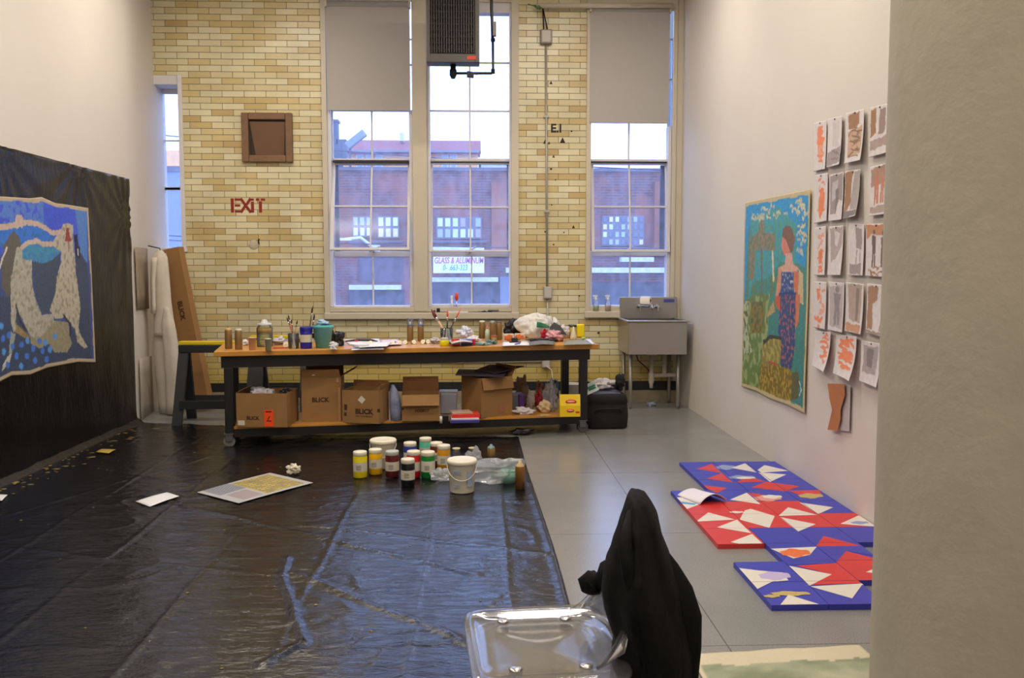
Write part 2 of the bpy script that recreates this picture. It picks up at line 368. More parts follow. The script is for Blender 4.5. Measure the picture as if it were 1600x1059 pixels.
# plinth and baseboards
m = MB(); m.b2((-3.485, YB-.03, .135), (2.29, YB, .235)); struct(m.build('baseboard_back', mat('black_rubber', (30, 32, 34), .5)))
m = MB(); m.b2((-3.48, YB-.06, 0), (2.29, YB, .135)); struct(m.build('trim_1', mat('dirty_plinth', (150, 138, 116), .7, var=.25, vs=6)))
m = MB(); m.b2((2.232, YB-.02, .0), (2.298, YB-.001, 4.45)); struct(m.build('trim_2', cream))
# column
m = MB(); pc = onY(1392, 530, 2.75)
m.lathe([(.34, 0), (.34, ZC)], (pc.x+.352, 2.78, 0), 64); o = struct(m.build('trim_3', mat('rough_plaster', (176, 169, 154), .8, var=.05, vs=5, bump=.28, bs=22)))

# ---------- windows
glass = clear_mat('dusty_window_glass', (.92, .94, 1.0), .17, (.62, .70, 1.0), dirt=.07, refl=.2, rough=.12)
def rect(px0, px1, py0, py1, Y):
    cy, cx = (py0+py1)/2, (px0+px1)/2
    return onY(px0, cy, Y).x, onY(px1, cy, Y).x, onY(cx, py1, Y).z, onY(cx, py0, Y).z
def sash(parent, o, g, mx=(), my=(), Y=10.15, th=.035, mw=.018, tilt=0.0, name='sash'):
    X0, X1, Z0, Z1 = rect(*o, Y); G0, G1, H0, H1 = rect(*g, Y)
    pv = empty(name, ((X0+X1)/2, Y, Z1)); pv.parent = parent; pv.rotation_euler.x = tilt
    q = lambda a, b, c, d: (a-(X0+X1)/2, b-(X0+X1)/2, c-Z1, d-Z1)
    a, b, c, d = q(X0, X1, Z0, Z1); e_, f_, g_, h_ = q(G0, G1, H0, H1); m = MB()
    m.b2((a, -th/2, c), (e_, th/2, d)); m.b2((f_, -th/2, c), (b, th/2, d)); m.b2((e_, -th/2, c), (f_, th/2, g_)); m.b2((e_, -th/2, h_), (f_, th/2, d))
    for px in mx: x = onY(px, (g[2]+g[3])/2, Y).x-(X0+X1)/2; m.b2((x-mw/2, -th/2+.004, g_), (x+mw/2, th/2-.004, h_))
    for py in my: z = onY((g[0]+g[1])/2, py, Y).z-Z1; m.b2((e_, -th/2+.003, z-mw/2), (f_, th/2-.003, z+mw/2))
    fo = m.build(name+'_frame' if name != 'sash' else 'sash_frame', sashm, None, bevel=.003)
    fo.parent = pv
    m = MB(); m.b2((e_-.004, -.003, g_-.004), (f_+.004, .003, h_+.004)); go = m.build('glass_pane', glass, pv)
    return pv
def liner(parent, O, Y0=YB+.04, Y1=YB+.35, t=.03, m_=None):
    m = MB(); a, b, c, d = O
    m.b2((a, Y0, c), (a+t, Y1, d)); m.b2((b-t, Y0, c), (b, Y1, d)); m.b2((a+t, Y0, c), (b-t, Y1, c+t)); m.b2((a+t, Y0, d-t), (b-t, Y1, d))
    return m.build('jamb', m_ or dark, parent)
# window 2: the pair in the middle
w2 = struct(empty('window_2', ((O2[0]+O2[1])/2, YB, O2[2]))); INV = lambda w_: Vector((-w_.location.x, -w_.location.y, -w_.location.z))
def wpart(parent, name, mt, boxes, bevel=.004, lab=None):
    m = MB(); o_ = INV(parent)
    for lo, hi in boxes: m.b2(Vector(lo)+o_, Vector(hi)+o_)
    r = m.build(name, mt, parent, bevel=bevel)
    if lab: r['label'] = lab
    return r
def reloc(parent, o): o.location = Vector(o.location)+INV(parent); return o
def X(px, Y=YB): return onY(px, 300, Y).x
def Z(py, px=650, Y=YB): return onY(px, py, Y).z
zt = O2[3]
reloc(w2, liner(w2, O2))
wpart(w2, 'casing', cream, [((O2[0]-.015, YB-.035, O2[2]-.06), (X(513), YB, zt)), ((X(799), YB-.035, O2[2]-.06), (O2[1]+.02, YB, zt)), ((X(513), YB-.03, Z(487)), (X(799), YB, Z(479.5))),
      ((X(513), YB-.03, Z(3)), (X(799), YB, zt))])
wpart(w2, 'sill', cream, [((O2[0]-.02, YB-.06, O2[2]-.055), (O2[1]+.03, YB-.001, O2[2]+.02))], .01)
wpart(w2, 'mullion', cream, [((X(645), YB-.035, O2[2]+.03), (X(668), YB+.25, zt-.03))], .012)
wpart(w2, 'frame', sashm, [((X(510), YB+.0, Z(479)), (X(518), YB+.14, zt-.03)), ((X(640), YB+.0, Z(479)), (X(645), YB+.14, Z(172))), ((X(668), YB, Z(479)), (X(672.5), YB+.14, zt-.03)),
      ((X(796), YB, Z(479)), (X(801), YB+.14, zt-.03)), ((X(518), YB+.02, Z(482)), (X(640), YB+.14, Z(477.5))), ((X(672.5), YB+.02, Z(480)), (X(796), YB+.14, Z(475.5))),
      ((X(672.5), YB, Z(18.5)), (X(796), YB+.14, zt-.03)), ((X(518), YB, Z(6)), (X(640), YB+.14, zt-.03))])
for a in [dict(o=(518, 646, 60, 252), g=(520, 644.5, 62, 248), mx=(580.5,), my=(101, 173)), dict(o=(520, 642, 253, 396), g=(525.5, 638, 258, 392), mx=(582,), my=(326,), tilt=R(-14), Y=10.18),
          dict(o=(519, 642, 392.5, 482), g=(523.5, 640, 401, 478), mx=(583,)), dict(o=(669, 798, 16, 252), g=(671, 796, 18, 248), mx=(734,), my=(98, 173.5)),
          dict(o=(671, 797, 252, 395), g=(676.5, 794, 257, 392), mx=(735,), my=(325,), tilt=R(-7), Y=10.18), dict(o=(671, 799, 392.5, 480), g=(675, 797, 401, 476), mx=(737,))]:
    reloc(w2, sash(w2, **a))
def latch(wn, px, py, s=1):
    p = onY(px, py, 10.11); m = MB(); o_ = INV(wn)
    m.tube([p+o_+Vector((-.05*s, 0, -.01)), p+o_+Vector((0, -.03, 0)), p+o_+Vector((.07*s, -.04, .045))], .009, 6); m.cyl(p+o_+Vector((0, .03, -.01)), p+o_+Vector((0, -.03, 0)), .014)
    m.build('latch', cream, wn)
for a_, b_ in ((520, 640), (673, 796)): wpart(w2, 'gap_shadow_bar', dark, [((X(a_), YB+.045, Z(253.5)), (X(b_), YB+.08, Z(249.5 if a_ < 600 else 251.8)))])  # solid dark bars stand in for the shadow in the open sash gaps
for a_, b_ in ((519.5, 526), (792.5, 797)): wpart(w2, 'dark_side_strip', dark, [((X(a_), YB+.15, Z(394)), (X(b_), YB+.19, Z(254)))])  # narrow dark strips along the outer sides of the tilted sashes
latch(w2, 584, 391); latch(w2, 734, 392)
wpart(w2, 'finger_pull', mat('grey_metal', (120, 120, 120), .4, .6), [((X(762), YB-.045, Z(486)), (X(779), YB-.03, Z(483.5)))])
# window 3: right
w3 = struct(empty('window_3', ((O3[0]+O3[1])/2, YB, O3[2])))
reloc(w3, liner(w3, O3))
wpart(w3, 'casing', cream, [((O3[0]-.01, YB-.035, O3[2]-.04), (X(922.5), YB, 4.4)), ((X(1048.5), YB-.035, O3[2]-.04), (O3[1]-.003, YB, 4.4)), ((X(922.5), YB-.03, Z(487)), (X(1048.5), YB, Z(479))),
      ((O3[0]-.01, YB-.04, Z(13)), (O3[1]-.005, YB, O3[3]))])
wpart(w3, 'sill', cream, [((O3[0]-.02, YB-.06, O3[2]-.045), (O3[1]-.002, YB-.001, O3[2]+.03))], .01)
wpart(w3, 'frame', sashm, [((X(920), YB, Z(479)), (X(923), YB+.14, Z(194))), ((X(1043.5), YB, Z(479)), (X(1048.5), YB+.14, Z(194))), ((X(923), YB+.02, Z(482)), (X(1042.5), YB+.14, Z(477.5)))])
for a in [dict(o=(918, 1052, 60, 253), g=(920, 1049, 62, 249), mx=(983,), my=(124,)), dict(o=(922, 1043, 253, 396), g=(926.5, 1037.5, 257.5, 392), mx=(982,), my=(325,), tilt=R(-9), Y=10.18),
          dict(o=(921, 1045, 392.5, 482), g=(924.5, 1043, 400, 478), mx=(984,))]:
    reloc(w3, sash(w3, **a))
wpart(w3, 'gap_shadow_bar', dark, [((X(924), YB+.045, Z(253.5, 983)), (X(1043), YB+.08, Z(251.3, 983)))])  # dark bar painted in for the shadowed gap above this sash
wpart(w3, 'dark_side_strip', dark, [((X(1036), YB+.15, Z(394)), (X(1043), YB+.19, Z(254)))])  # narrow dark strip at the right side of the tilted sash
latch(w3, 979, 391)
# window 1: the narrow slice beside the partition
w1 = struct(empty('window_1', ((O1[0]+O1[1])/2, YB, O1[2])))
wpart(w1, 'jamb', sashm, [((O1[1]-.045, YB-.02, O1[2]), (O1[1], YB+.3, O1[3])), ((O1[0], YB+.005, O1[3]-.10), (O1[1]-.045, YB+.3, O1[3])), ((O1[0]+.002, YB-.03, O1[2]-.01), (O1[1]+.01, YB+.3, O1[2]+.035))])
for a in [dict(o=(254, 289, 136, 297), g=(255.5, 285, 147, 293), my=(220,), Y=10.33), dict(o=(254, 290, 292, 396), g=(255.5, 288, 297, 388), Y=10.33)]:
    reloc(w1, sash(w1, **a))

# ceiling lamps (outside the frame, they light the room)
def lamp(x, y, first=None):
    t = empty('ceiling_light', (x, y, ZC-.35), label='long ceiling batten light with a white diffuser', cat='ceiling light', group='batten lights on the ceiling')
    m = MB(); m.b2((-.6, -.07, 0), (.6, .07, .05)); m.build('housing', mat('lamp_housing', (220, 220, 220), .4), t, bevel=.008)
    for sx in (-.4, .4): m = MB(); m.cyl((sx, 0, .05), (sx, 0, .35), .006); m.build('hanger', blackm, t)
    m = MB(); m.b2((-.56, -.05, -.02), (.56, .05, 0)); m.build('diffuser', mat('lamp_diffuser', (255, 240, 220), .4, emit=(255, 225, 185), es=4), t)
    l = bpy.data.lights.new('lamp_light', 'AREA'); l.shape = 'RECTANGLE'; l.size = 1.1; l.size_y = .12; l.energy = LAMP_W; l.color = LAMP_C
    o = bpy.data.objects.new('lamp_light', l); C.objects.link(o); o.parent = t; o.location = (0, 0, -.03)
for y in (.2, 2.9, 5.6, 8.0):
    for x in (-2.0, .9): lamp(x, y)

# ================================================================== OUTSIDE
def ext(px0, px1, py0, py1, Y): return rect(px0, px1, py0, py1, Y)
exb = mat('outside_brick', (150, 92, 84), .85); n = exb.node_tree; tco = n.nodes.new('ShaderNodeTexCoord'); sep = n.nodes.new('ShaderNodeSeparateXYZ'); com = n.nodes.new('ShaderNodeCombineXYZ')
n.links.new(tco.outputs['Object'], sep.inputs[0]); n.links.new(sep.outputs[0], com.inputs[0]); n.links.new(sep.outputs[2], com.inputs[1])
br = n.nodes.new('ShaderNodeTexBrick'); n.links.new(com.outputs[0], br.inputs['Vector']); br.inputs['Scale'].default_value = 1; br.inputs['Brick Width'].default_value = .23; br.inputs['Row Height'].default_value = .075
br.inputs['Mortar Size'].default_value = .006; br.inputs['Color1'].default_value = L(100, 70, 68); br.inputs['Color2'].default_value = L(120, 76, 66); br.inputs['Mortar'].default_value = L(130, 108, 104)
nz = n.nodes.new('ShaderNodeTexNoise'); nz.inputs['Scale'].default_value = .9; nz.inputs['Detail'].default_value = 6; n.links.new(tco.outputs['Object'], nz.inputs['Vector'])
rp = n.nodes.new('ShaderNodeMapRange'); rp.inputs[1].default_value = .45; rp.inputs[2].default_value = .7; n.links.new(nz.outputs[0], rp.inputs[0])
mx = n.nodes.new('ShaderNodeMix'); mx.data_type = 'RGBA'; mx.inputs['B'].default_value = L(168, 98, 70); n.links.new(rp.outputs[0], mx.inputs['Factor']); n.links.new(br.outputs[0], mx.inputs['A'])
n.links.new(mx.outputs['Result'], n.nodes['Principled BSDF'].inputs['Base Color'])
YE = 25.0; GZ = -3.4
whm = mat('weathered_white', (205, 208, 214), .7, var=.06); lb = mat('bluish_glass_block', (168, 184, 205), .3, var=.12, vs=1.5); dk = mat('dark_shutter', (58, 58, 62), .6, var=.1, vs=1)
tb = empty('brick_building', (0, YE, GZ), label='long low brick building with shutters across the street', cat='building'); oB = Vector((0, -YE, -GZ))
def bb(m, r, y0, y1): m.b2(Vector((r[0], y0, r[2]))+oB, Vector((r[1], y1, r[3]))+oB)
zt_ = Z(264, 740, YE)
m = MB(); m.b2((-16, 0, 0), (12, 9, zt_-GZ)); m.build('wall', exb, tb)
m = MB(); m.b2((-16.1, -.12, zt_-GZ-.06), (12.1, 9.1, zt_-GZ+.03)); m.build('parapet', mat('stone_coping', (104, 96, 104), .8), tb)
def ewin(r, nx, ny, cols, hood=True):
    m = MB(); r_ = rect(*r, YE); bb(m, r_, YE-.06, YE-.001); f = m.build('window', mat('window_steel', (112, 110, 122), .6), tb); X0, X1, Z0, Z1 = r_; dx, dz = (X1-X0)/nx, (Z1-Z0)/ny; k = 0
    for i in range(nx):
        for j in range(ny):
            m = MB(); bb(m, (X0+i*dx+.035, X0+(i+1)*dx-.035, Z0+j*dz+.035, Z0+(j+1)*dz-.035), YE-.085, YE-.055); pp = m.build('pane', cols[(i*5+j*3) % len(cols)], f); k += 1
p1 = mat('pane_blue', (158, 176, 205), .2); p2 = mat('pane_pale', (208, 216, 226), .2); p3 = mat('pane_yellow', (214, 200, 160), .4); p4 = mat('pane_dark', (104, 108, 128), .2); p5 = mat('pane_tan', (168, 150, 142), .5)
ewin((551, 582, 338, 370), 3, 2, [p2, p1, p2, p1, p4]); ewin((590, 624, 338, 372), 3, 2, [p3, p2, p1, p2, p5])
ewin((682, 753, 339, 373), 6, 2, [p1, p2, p4, p2, p5, p1, p2]); ewin((940, 1006, 337, 384), 7, 4, [p4, p4, p1, p2, p4, p1, p3, p4])
m = MB(); bb(m, rect(545, 630, 376, 379, YE), YE-.12, YE); bb(m, rect(676, 760, 376, 379, YE), YE-.12, YE); bb(m, rect(930, 1012, 386, 389, YE), YE-.12, YE); m.build('window_ledge', mat('stone_coping', ()), tb)
m = MB(); bb(m, rect(768, 793, 285, 398, YE), YE-.25, YE); bb(m, rect(1020, 1040, 285, 400, YE), YE-.25, YE); m.build('pilaster', mat('orange_brick', (140, 88, 70), .85, var=.15, vs=3), tb)
m = MB(); bb(m, rect(560, 630, 398, 441, YE), YE-.03, YE); m.build('panel', mat('grey_render', (96, 80, 84), .8, var=.1), tb)
for r in ((545, 632, 453, 520), (672, 780, 440, 520), (915, 1060, 441, 520)):
    m = MB(); bb(m, rect(*r, YE), YE-.1, YE); m.build('shutter', dk, tb)
m = MB()
for r in ((548, 628, 445, 452), (673, 778, 433, 440), (790, 1100, 418, 426), (968, 1018, 402, 409)): bb(m, rect(*r, YE), YE-.35, YE)
m.build('awning', whm, tb)
m = MB(); bb(m, rect(781, 800, 432, 520, YE), YE-.05, YE); m.build('doorway', mat('pale_door', (120, 128, 146), .6), tb)
# shop sign
r_ = rect(677, 756.5, 399, 426.5, YE-.5); sg = empty('shop_sign', ((r_[0]+r_[1])/2, YE-.5, r_[2]), label='white shop sign board with magenta words on the brick building', cat='sign')
W_, H_ = r_[1]-r_[0], r_[3]-r_[2]
m = MB(); m.b2((-W_/2, -.05, 0), (W_/2, .05, H_)); m.build('board', mat('sign_white', (232, 236, 240), .5), sg)
text('lettering', 'GLASS & ALUMINUM', .235, mat('magenta_paint', (206, 60, 150), .6), sg, TM(0, -.056, H_*.70), ext=.004, bold=.002, shear=.2, sx=.62)
text('lettering', '0- .663-323', .22, mat('teal_paint', (70, 170, 190), .6), sg, TM(-.1, -.056, H_*.30), ext=.004, bold=.002, shear=.2, sx=.66)
m = MB(); m.b2((-W_/2, -.1, H_+.1), (W_/2, .08, H_+.23)); m.b2((-W_/2+.2, .05, H_*.5), (-W_/2+.28, .39, H_*.6)); m.b2((W_/2-.28, .05, H_*.5), (W_/2-.2, .39, H_*.6)); m.build('bracket', whm, sg)
# orange house
YH = 42.0; th = empty('orange_house', (0, YH, GZ), label='peach walled house with red roof behind the brick building', cat='building'); oH = Vector((0, -YH, -GZ))
def hb(m, r, y0, y1): m.b2(Vector((r[0], y0, r[2]))+oH, Vector((r[1], y1, r[3]))+oH)
m = MB(); r_ = list(rect(200, 747, 236, 300, YH)); r_[2] = GZ; hb(m, r_, YH, YH+9); m.build('wall', mat('peach_stucco', (255, 190, 122), .8, var=.04), th)
m = MB(); q = rect(534, 748, 209, 236, YH-.4); a_ = Vector((q[0], YH-.5, q[2]))+oH; b_ = Vector((q[1]+.1, YH-.5, q[2]))+oH
m.quad([a_, b_, b_+Vector((0, 2.2, q[3]-q[2])), a_+Vector((0, 2.2, q[3]-q[2]))], .15)
m.quad([a_+Vector((0, 2.2, q[3]-q[2]-.1)), b_+Vector((0, 2.2, q[3]-q[2]-.1)), b_+Vector((0, 7, q[3]-q[2]-.1)), a_+Vector((0, 7, q[3]-q[2]-.1))], .1)
m.build('roof', mat('red_roof', (138, 72, 66), .8, var=.08, vs=1), th)
m = MB(); hb(m, rect(534, 749, 234.5, 238, YH-.5), YH-.6, YH); m.build('gutter', mat('gutter_blue', (130, 126, 130), .6), th)
for px in (557, 572, 587, 690, 703):
    m = MB(); hb(m, rect(px, px+11, 241, 264, YH), YH-.08, YH); f = m.build('window', mat('white_trim', (226, 232, 244), .6), th)
    m = MB(); hb(m, rect(px+2, px+9, 244, 264, YH), YH-.12, YH-.07); m.build('pane', p1, f)
m = MB(); hb(m, rect(622, 628, 203, 216, YH), YH+.8, YH+1.2); m.build('vent_pipe', whm, th)
t = empty('pale_annex', (0, 36, GZ), label='pale flat-roofed building right of the orange house', cat='building'); q = rect(752, 800, 253, 300, 36)
m = MB(); m.b2((q[0], 0, 0), (q[1]+1, 4, q[3]-GZ)); m.build('wall', whm, t); m = MB(); m.b2((q[0]-.1, -.1, q[3]-GZ), (q[1]+1.1, 4.1, q[3]-GZ+.12)); m.build('parapet', mat('stone_coping', ()), t)
# blue-grey building seen by the narrow window
t = empty('grey_block', (0, 23, GZ), label='blue grey block beside the narrow window view', cat='building'); q = rect(180, 300, 268, 300, 23)
m = MB(); m.b2((q[0]-4, 0, 0), (q[1], 1.9, q[3]-GZ)); m.build('wall', mat('grey_blue_wall', (130, 140, 176), .8, var=.06), t); m = MB(); m.b2((q[0]-4, -.06, q[3]-GZ), (q[1]+.05, 1.95, q[3]-GZ+.1)); m.build('parapet', mat('stone_coping', ()), t)
# spire, dish, street lamp, cables
t = empty('rooftop_chimney', (onY(527, 240, 38).x, 38, GZ), label='tall grey chimney stack left of the red roof', cat='chimney'); zz = Z(192, 527, 38)-GZ
m = MB(); m.b2((-.35, -.3, 0), (.2, .3, zz-.9)); m.b2((-.3, -.25, zz-.9), (.05, .25, zz)); m.b2((.0, -.25, zz-1.5), (.4, .25, zz-.7)); m.build('stack', mat('chimney_grey', (84, 92, 104), .8), t)
m = MB(); m.b2((-.35, -.3, zz), (.1, .3, zz+.1)); m.build('cap', mat('stone_coping', ()), t)
p = onY(547, 222, 24.9); t = empty('floodlight', (p.x, 24.85, zt_+.031), label='grey floodlight on a post above the brick parapet', cat='floodlight')
dz = p.z-zt_-.031; m = MB(); m.cyl((0, 0, 0), (0, 0, dz), .035); m.build('post', mat('chimney_grey', ()), t)
m = MB(); m.box((.18, -.1, dz+.05), (.62, .2, .2), Euler((0, R(-38), 0))); m.build('head', mat('pale_grey_metal', (120, 130, 130), .5), t, bevel=.03)
o_ = onY(588, 391, YE-.04); t = empty('wall_lamp', o_, label='bent white lamp arm fixed to the brick building beyond the left sash', cat='wall lamp')
P4 = [Vector((0, 0, 0)), onY(586, 389, YE-.35)-o_, onY(563, 371, YE-.7)-o_, onY(539, 374, YE-.9)-o_]
m = MB(); m.tube(P4, .045, 8); m.build('arm', mat('lamp_white', (215, 225, 240), .4), t)
m = MB(); m.box(P4[3], (.36, .16, .07)); m.build('head', mat('lamp_white', ()), t, bevel=.015); m = MB(); m.box(Vector((0, .01, 0)), (.2, .05, .3)); m.build('mounting_plate', mat('lamp_white', ()), t)
poles = []
for x_, nm in ((-11.5, 'left'), (12.5, 'right')):
    t = empty('utility_pole', (x_, 21.2, GZ), label=f'wooden utility pole at the {nm} end of the street', cat='utility pole')
    m = MB(); m.cyl((0, 0, 0), (0, 0, 11), .14, .10); m.build('pole', mat('pole_wood', (92, 84, 78), .9, var=.1), t)
    m = MB(); m.b2((-.06, -.5, 10.2), (.06, .5, 10.35)); m.b2((-.06, -.5, 5.4), (.06, .5, 5.5)); m.build('crossarm', mat('pole_wood', ()), t)
for k, (pa, pb, lb_) in enumerate((((520, 372), (1100, 382), 'upper'), ((520, 380), (1100, 392), 'lower'), ((600, 232), (900, 250), 'highest'))):
    Yc = 21.2; a_, b_ = onY(*pa, Yc), onY(*pb, Yc); g_ = (b_.z-a_.z)/(b_.x-a_.x); a_, b_ = Vector((-11.3, Yc, a_.z+g_*(-11.5-a_.x))), Vector((12.3, Yc, a_.z+g_*(12.5-a_.x)))
    m = MB(); m.tube([a_.lerp(b_, i/20)-Vector((0, 0, .3*math.sin(PI*i/20)-.15)) for i in range(21)], .014, 5)
    tag(m.build('overhead_cable', mat('cable_black', (50, 52, 70), .6)), f'thin {lb_} overhead cable strung along the street', 'cable')
m = MB(); m.b2((-30, YB+.36, GZ-.1), (30, 80, GZ)); o = m.build('ground', mat('asphalt', (96, 96, 104), .85, var=.1, vs=.6)); o['kind'] = 'structure'

# ================================================================== ON THE BACK WALL
steel = mat('stainless_steel', (176, 172, 166), .34, .85, var=.04, vs=3)
galv = mat('galvanised_conduit', (178, 172, 162), .45, .3, var=.05)
# roller shades
def shade_(px0, px1, py0, py1, lab, Y=YB-.02):
    a, b, c, d = rect(px0, px1, py0, py1, Y); t = empty('roller_shade', ((a+b)/2, Y, d), label=lab, cat='roller shade', group='grey roller shades')
    W = (b-a)/2; m = MB(); m.b2((-W, -.002, c-d), (W, .002, 0)); m.build('cloth', mat('shade_cloth', (176, 172, 168), .85, var=.02, vs=1, bump=.05, bs=300), t)
    m = MB(); m.cyl((-W, .0, .02), (W, .0, .02), .03, seg=16); m.build('roller', mat('shade_cloth', ()), t)
    m = MB(); m.b2((-W, -.008, c-d-.006), (W, .008, c-d+.022)); m.build('hem_bar', mat('shade_cloth', ()), t, bevel=.003)
    for s_ in (-1, 1): m = MB(); m.b2((s_*W-.01, -.03, -.02), (s_*W+.01, .05, .06)); m.build('bracket', cream, t)
shade_(510.5, 640.5, 9, 172, 'grey roller shade drawn over the top of the left window pane column', YB-.045)
shade_(922, 1046, 17, 192, 'grey roller shade half closing the right window above the sink', YB-.045)
# conduits, boxes
def conduit(name, pts, r, m_, lab, cat='conduit', clips=()):
    t = empty(name, pts[0], label=lab, cat=cat); o_ = Vector(pts[0])
    m = MB(); m.tube([Vector(p)-o_ for p in pts], r, 8); m.build('tube', m_, t)
    for c_ in clips: m = MB(); p = Vector(c_)-o_; m.b2((p.x-r*2.2, p.y-r*1.3, p.z-.012), (p.x+r*2.2, p.y+r, p.z+.012)); m.build('clip', galv, t)
    return t
yc = YB-.016
A_, B_ = onY(853, 70, yc), onY(855, 448, yc)
conduit('conduit', [A_, B_], .0125, galv, 'vertical grey steel conduit between two boxes on brick', clips=[onY(853.5, 182, yc), onY(854.5, 330, yc)])
conduit('conduit', [onY(855.5, 467, yc), onY(856, 560, yc)], .012, galv, 'short conduit running down behind the worktable from the switch box')
conduit('conduit', [onY(470, 567, YB-.02), onY(846, 564.5, YB-.02)], .014, galv, 'long horizontal conduit low on the brick behind the worktable', clips=[onY(560, 566, YB-.018), onY(720, 565, YB-.018)])
conduit('conduit', [onY(838, 9, YB-.09), onY(1051, 9, YB-.09)], .028, cream, 'thick cream painted pipe above the right window', clips=[onY(994, 9, YB-.085)])
def ebox(px, py, w_, h_, d_, name, lab, face=True, m_=galv):
    p = onY(px, py, YB); t = empty(name, (p.x, YB, p.z), label=lab, cat='electrical box')
    m = MB(); m.b2((-w_/2, -d_, -h_/2), (w_/2, -.001, h_/2)); m.build('housing', m_, t, bevel=.008)
    if face: m = MB(); m.b2((-w_*.36, -d_-.004, -h_*.4), (w_*.36, -d_, h_*.4)); m.build('face_plate', mat('plate_grey', (196, 190, 182), .5), t, bevel=.002)
    return t
ebox(853, 59, .13, .15, .07, 'junction_box', 'rounded grey junction box high on the brick pier', m_=mat('box_grey', (150, 142, 132), .5))
ebox(855.5, 457, .10, .135, .055, 'switch_box', 'grey switch box with pale plate on the brick pier')
t = ebox(853, 567, .10, .10, .06, 'outlet_box', 'low outlet box on the brick under the table')
# white power cord going down to a strip
m = MB(); m.tube([onY(854, 572, YB-.07), onY(862, 578, YB-.10), onY(864, 600, YB-.16), onY(861, 625, YB-.2), onY(858, 640, YB-.10)], .006, 6)
po = m.build('power_cord', mat('cord_white', (214, 206, 190), .5), t); po.location = -t.location
for k, dx in enumerate((-.03, .02)):
    p = onY(852, 40, YB-.04); a_ = onY(848, 12, YB-.05)
    m = MB(); m.tube([a_, onY(849+k*3, 30, YB-.05), onY(850+k*6, 49, YB-.04)], .007, 6); tag(m.build('power_cable', blackm), ('left' if k == 0 else 'right')+' of the two black cables entering the top junction box', 'cable')
p = onY(842, 8, YB-.08); m = MB(); m.blob((p.x, YB-.09, p.z-.02), (.04, .03, .03), 3, .2, flat=False); m.tube([p+Vector((-.12, .0, .01)), p+Vector((-.05, 0, -.01)), p], .006, 6)
tag(m.build('bunched_wire', mat('wire_green', (92, 120, 60), .6)), 'green and yellow bunched wires at the top of the brick pier', 'wire')
# small hook below EXIT
p = onY(405, 378, YB); t = empty('wall_hook', p, label='tiny hook with plaster patch below the red EXIT letters', cat='hook')
m = MB(); m.lathe([(0, 0), (.055, 0), (.05, .004), (0, .004)], (-.06, -.0, -.03), 14, Matrix.Rotation(PI/2, 4, 'X')); m.build('plaster_patch', mat('plaster_patch', (196, 186, 164), .8), t)
m = MB(); m.tube([(0, 0, .03), (0, -.02, .03), (0, -.03, .0), (0, -.012, -.02)], .008, 6); m.build('hook', blackm, t)
# brown access panel with frame
a, b, c, d = rect(379, 458, 177, 254, YB); t = empty('access_panel', ((a+b)/2, YB, c), label='brown painted square frame with sunken panel on the brick', cat='access panel')
W_, H_ = (b-a)/2, d-c; bw = mat('brown_paint', (122, 92, 66), .6, var=.12, vs=12, bump=.3, bs=30)
m = MB(); f_ = .075
for lo, hi in (((-W_, -.055, 0), (-W_+f_, -.001, H_)), ((W_-f_, -.055, 0), (W_, -.001, H_)), ((-W_+f_, -.055, 0), (W_-f_, -.001, f_)), ((-W_+f_, -.055, H_-f_), (W_-f_, -.001, H_))): m.b2(lo, hi)
m.build('frame', bw, t, bevel=.01)
m = MB(); m.quad([(-W_+f_+.01, -.03, H_-f_-.02), (W_-f_-.005, -.03, H_-f_-.02), (W_-f_-.02, -.02, f_), (-W_+f_+.07, -.02, f_)], .012, (0, -1, 0)); m.build('panel', mat('brown_panel_board', (104, 74, 50), .6, var=.05), t)
m = MB(); m.b2((-W_+f_, -.012, f_), (W_-f_, -.001, H_-f_)); m.build('backing', mat('dark_brown', (46, 34, 26), .7), t)

# ---------- unit heater hung in front of the window
Yh = 9.2; a, b, c, d = rect(666, 749, 0, 97, Yh); W_ = (b-a)/2; t = empty('unit_heater', ((a+b)/2, Yh, c), label='dark grey unit heater with louvred grille hanging at the middle window', cat='heater')
hm = mat('heater_grey', (80, 77, 75), .5, var=.04); H_ = .72
m = MB(); fr = .055
m.b2((-W_, .02, 0), (W_, .2, H_)); m.b2((-W_, 0, 0), (-W_+.04, .02, H_)); m.b2((W_-.045, 0, 0), (W_, .02, H_)); m.b2((-W_+.04, 0, 0), (W_-.045, .02, .085)); m.b2((-W_+.04, 0, H_-.1), (W_-.045, .02, H_)); m.build('casing', hm, t, bevel=.005)
m = MB(); m.b2((-W_+.04, .012, .085), (W_-.045, .019, H_-.1)); m.build('grille_recess', mat('heater_black', (16, 16, 17), .6), t)
for k in range(8):
    m = MB(); z_ = .115+k*.062; m.box((-.003, -.004, z_), (2*W_-.09, .028, .004), Euler((R(-35), 0, 0))); m.build('louvre', mat('heater_dark', (62, 59, 58), .45), t)
m = MB()
for k in range(18): x_ = -W_+.055+k*(2*W_-.11)/17; m.b2((x_-.0045, -.014, .09), (x_+.0045, -.004, H_-.105))
m.build('fan_guard', mat('heater_dark', ()), t)
m = MB(); m.b2((W_-.125, -.004, .028), (W_-.035, 0, .062)); m.build('badge', mat('red_badge', (200, 60, 44), .5), t)
for s_ in (-1, 1):
    m = MB(); m.cyl((s_*(W_-.08), .12, H_), (s_*(W_-.08), .12, ZC-c), .008); m.build('hanger_rod', blackm, t)
h_ = t.location; q = lambda px, py, dy=0: onY(px, py, Yh+.12+dy)-Vector(h_)
gp = empty('gas_pipe'); gp.parent = t
m = MB(); m.cyl(q(708, 98), q(708, 113), .028); m.build('drop_leg', blackm, gp)
m = MB(); m.cyl(q(708, 109), q(708, 118), .036); m.lathe([(.034, 0), (.02, -.03), (0, -.035)], q(708, 118), 12); m.cyl(q(710, 114.5), q(713.5, 114.5), .02); m.build('tee_fitting', blackm, gp)
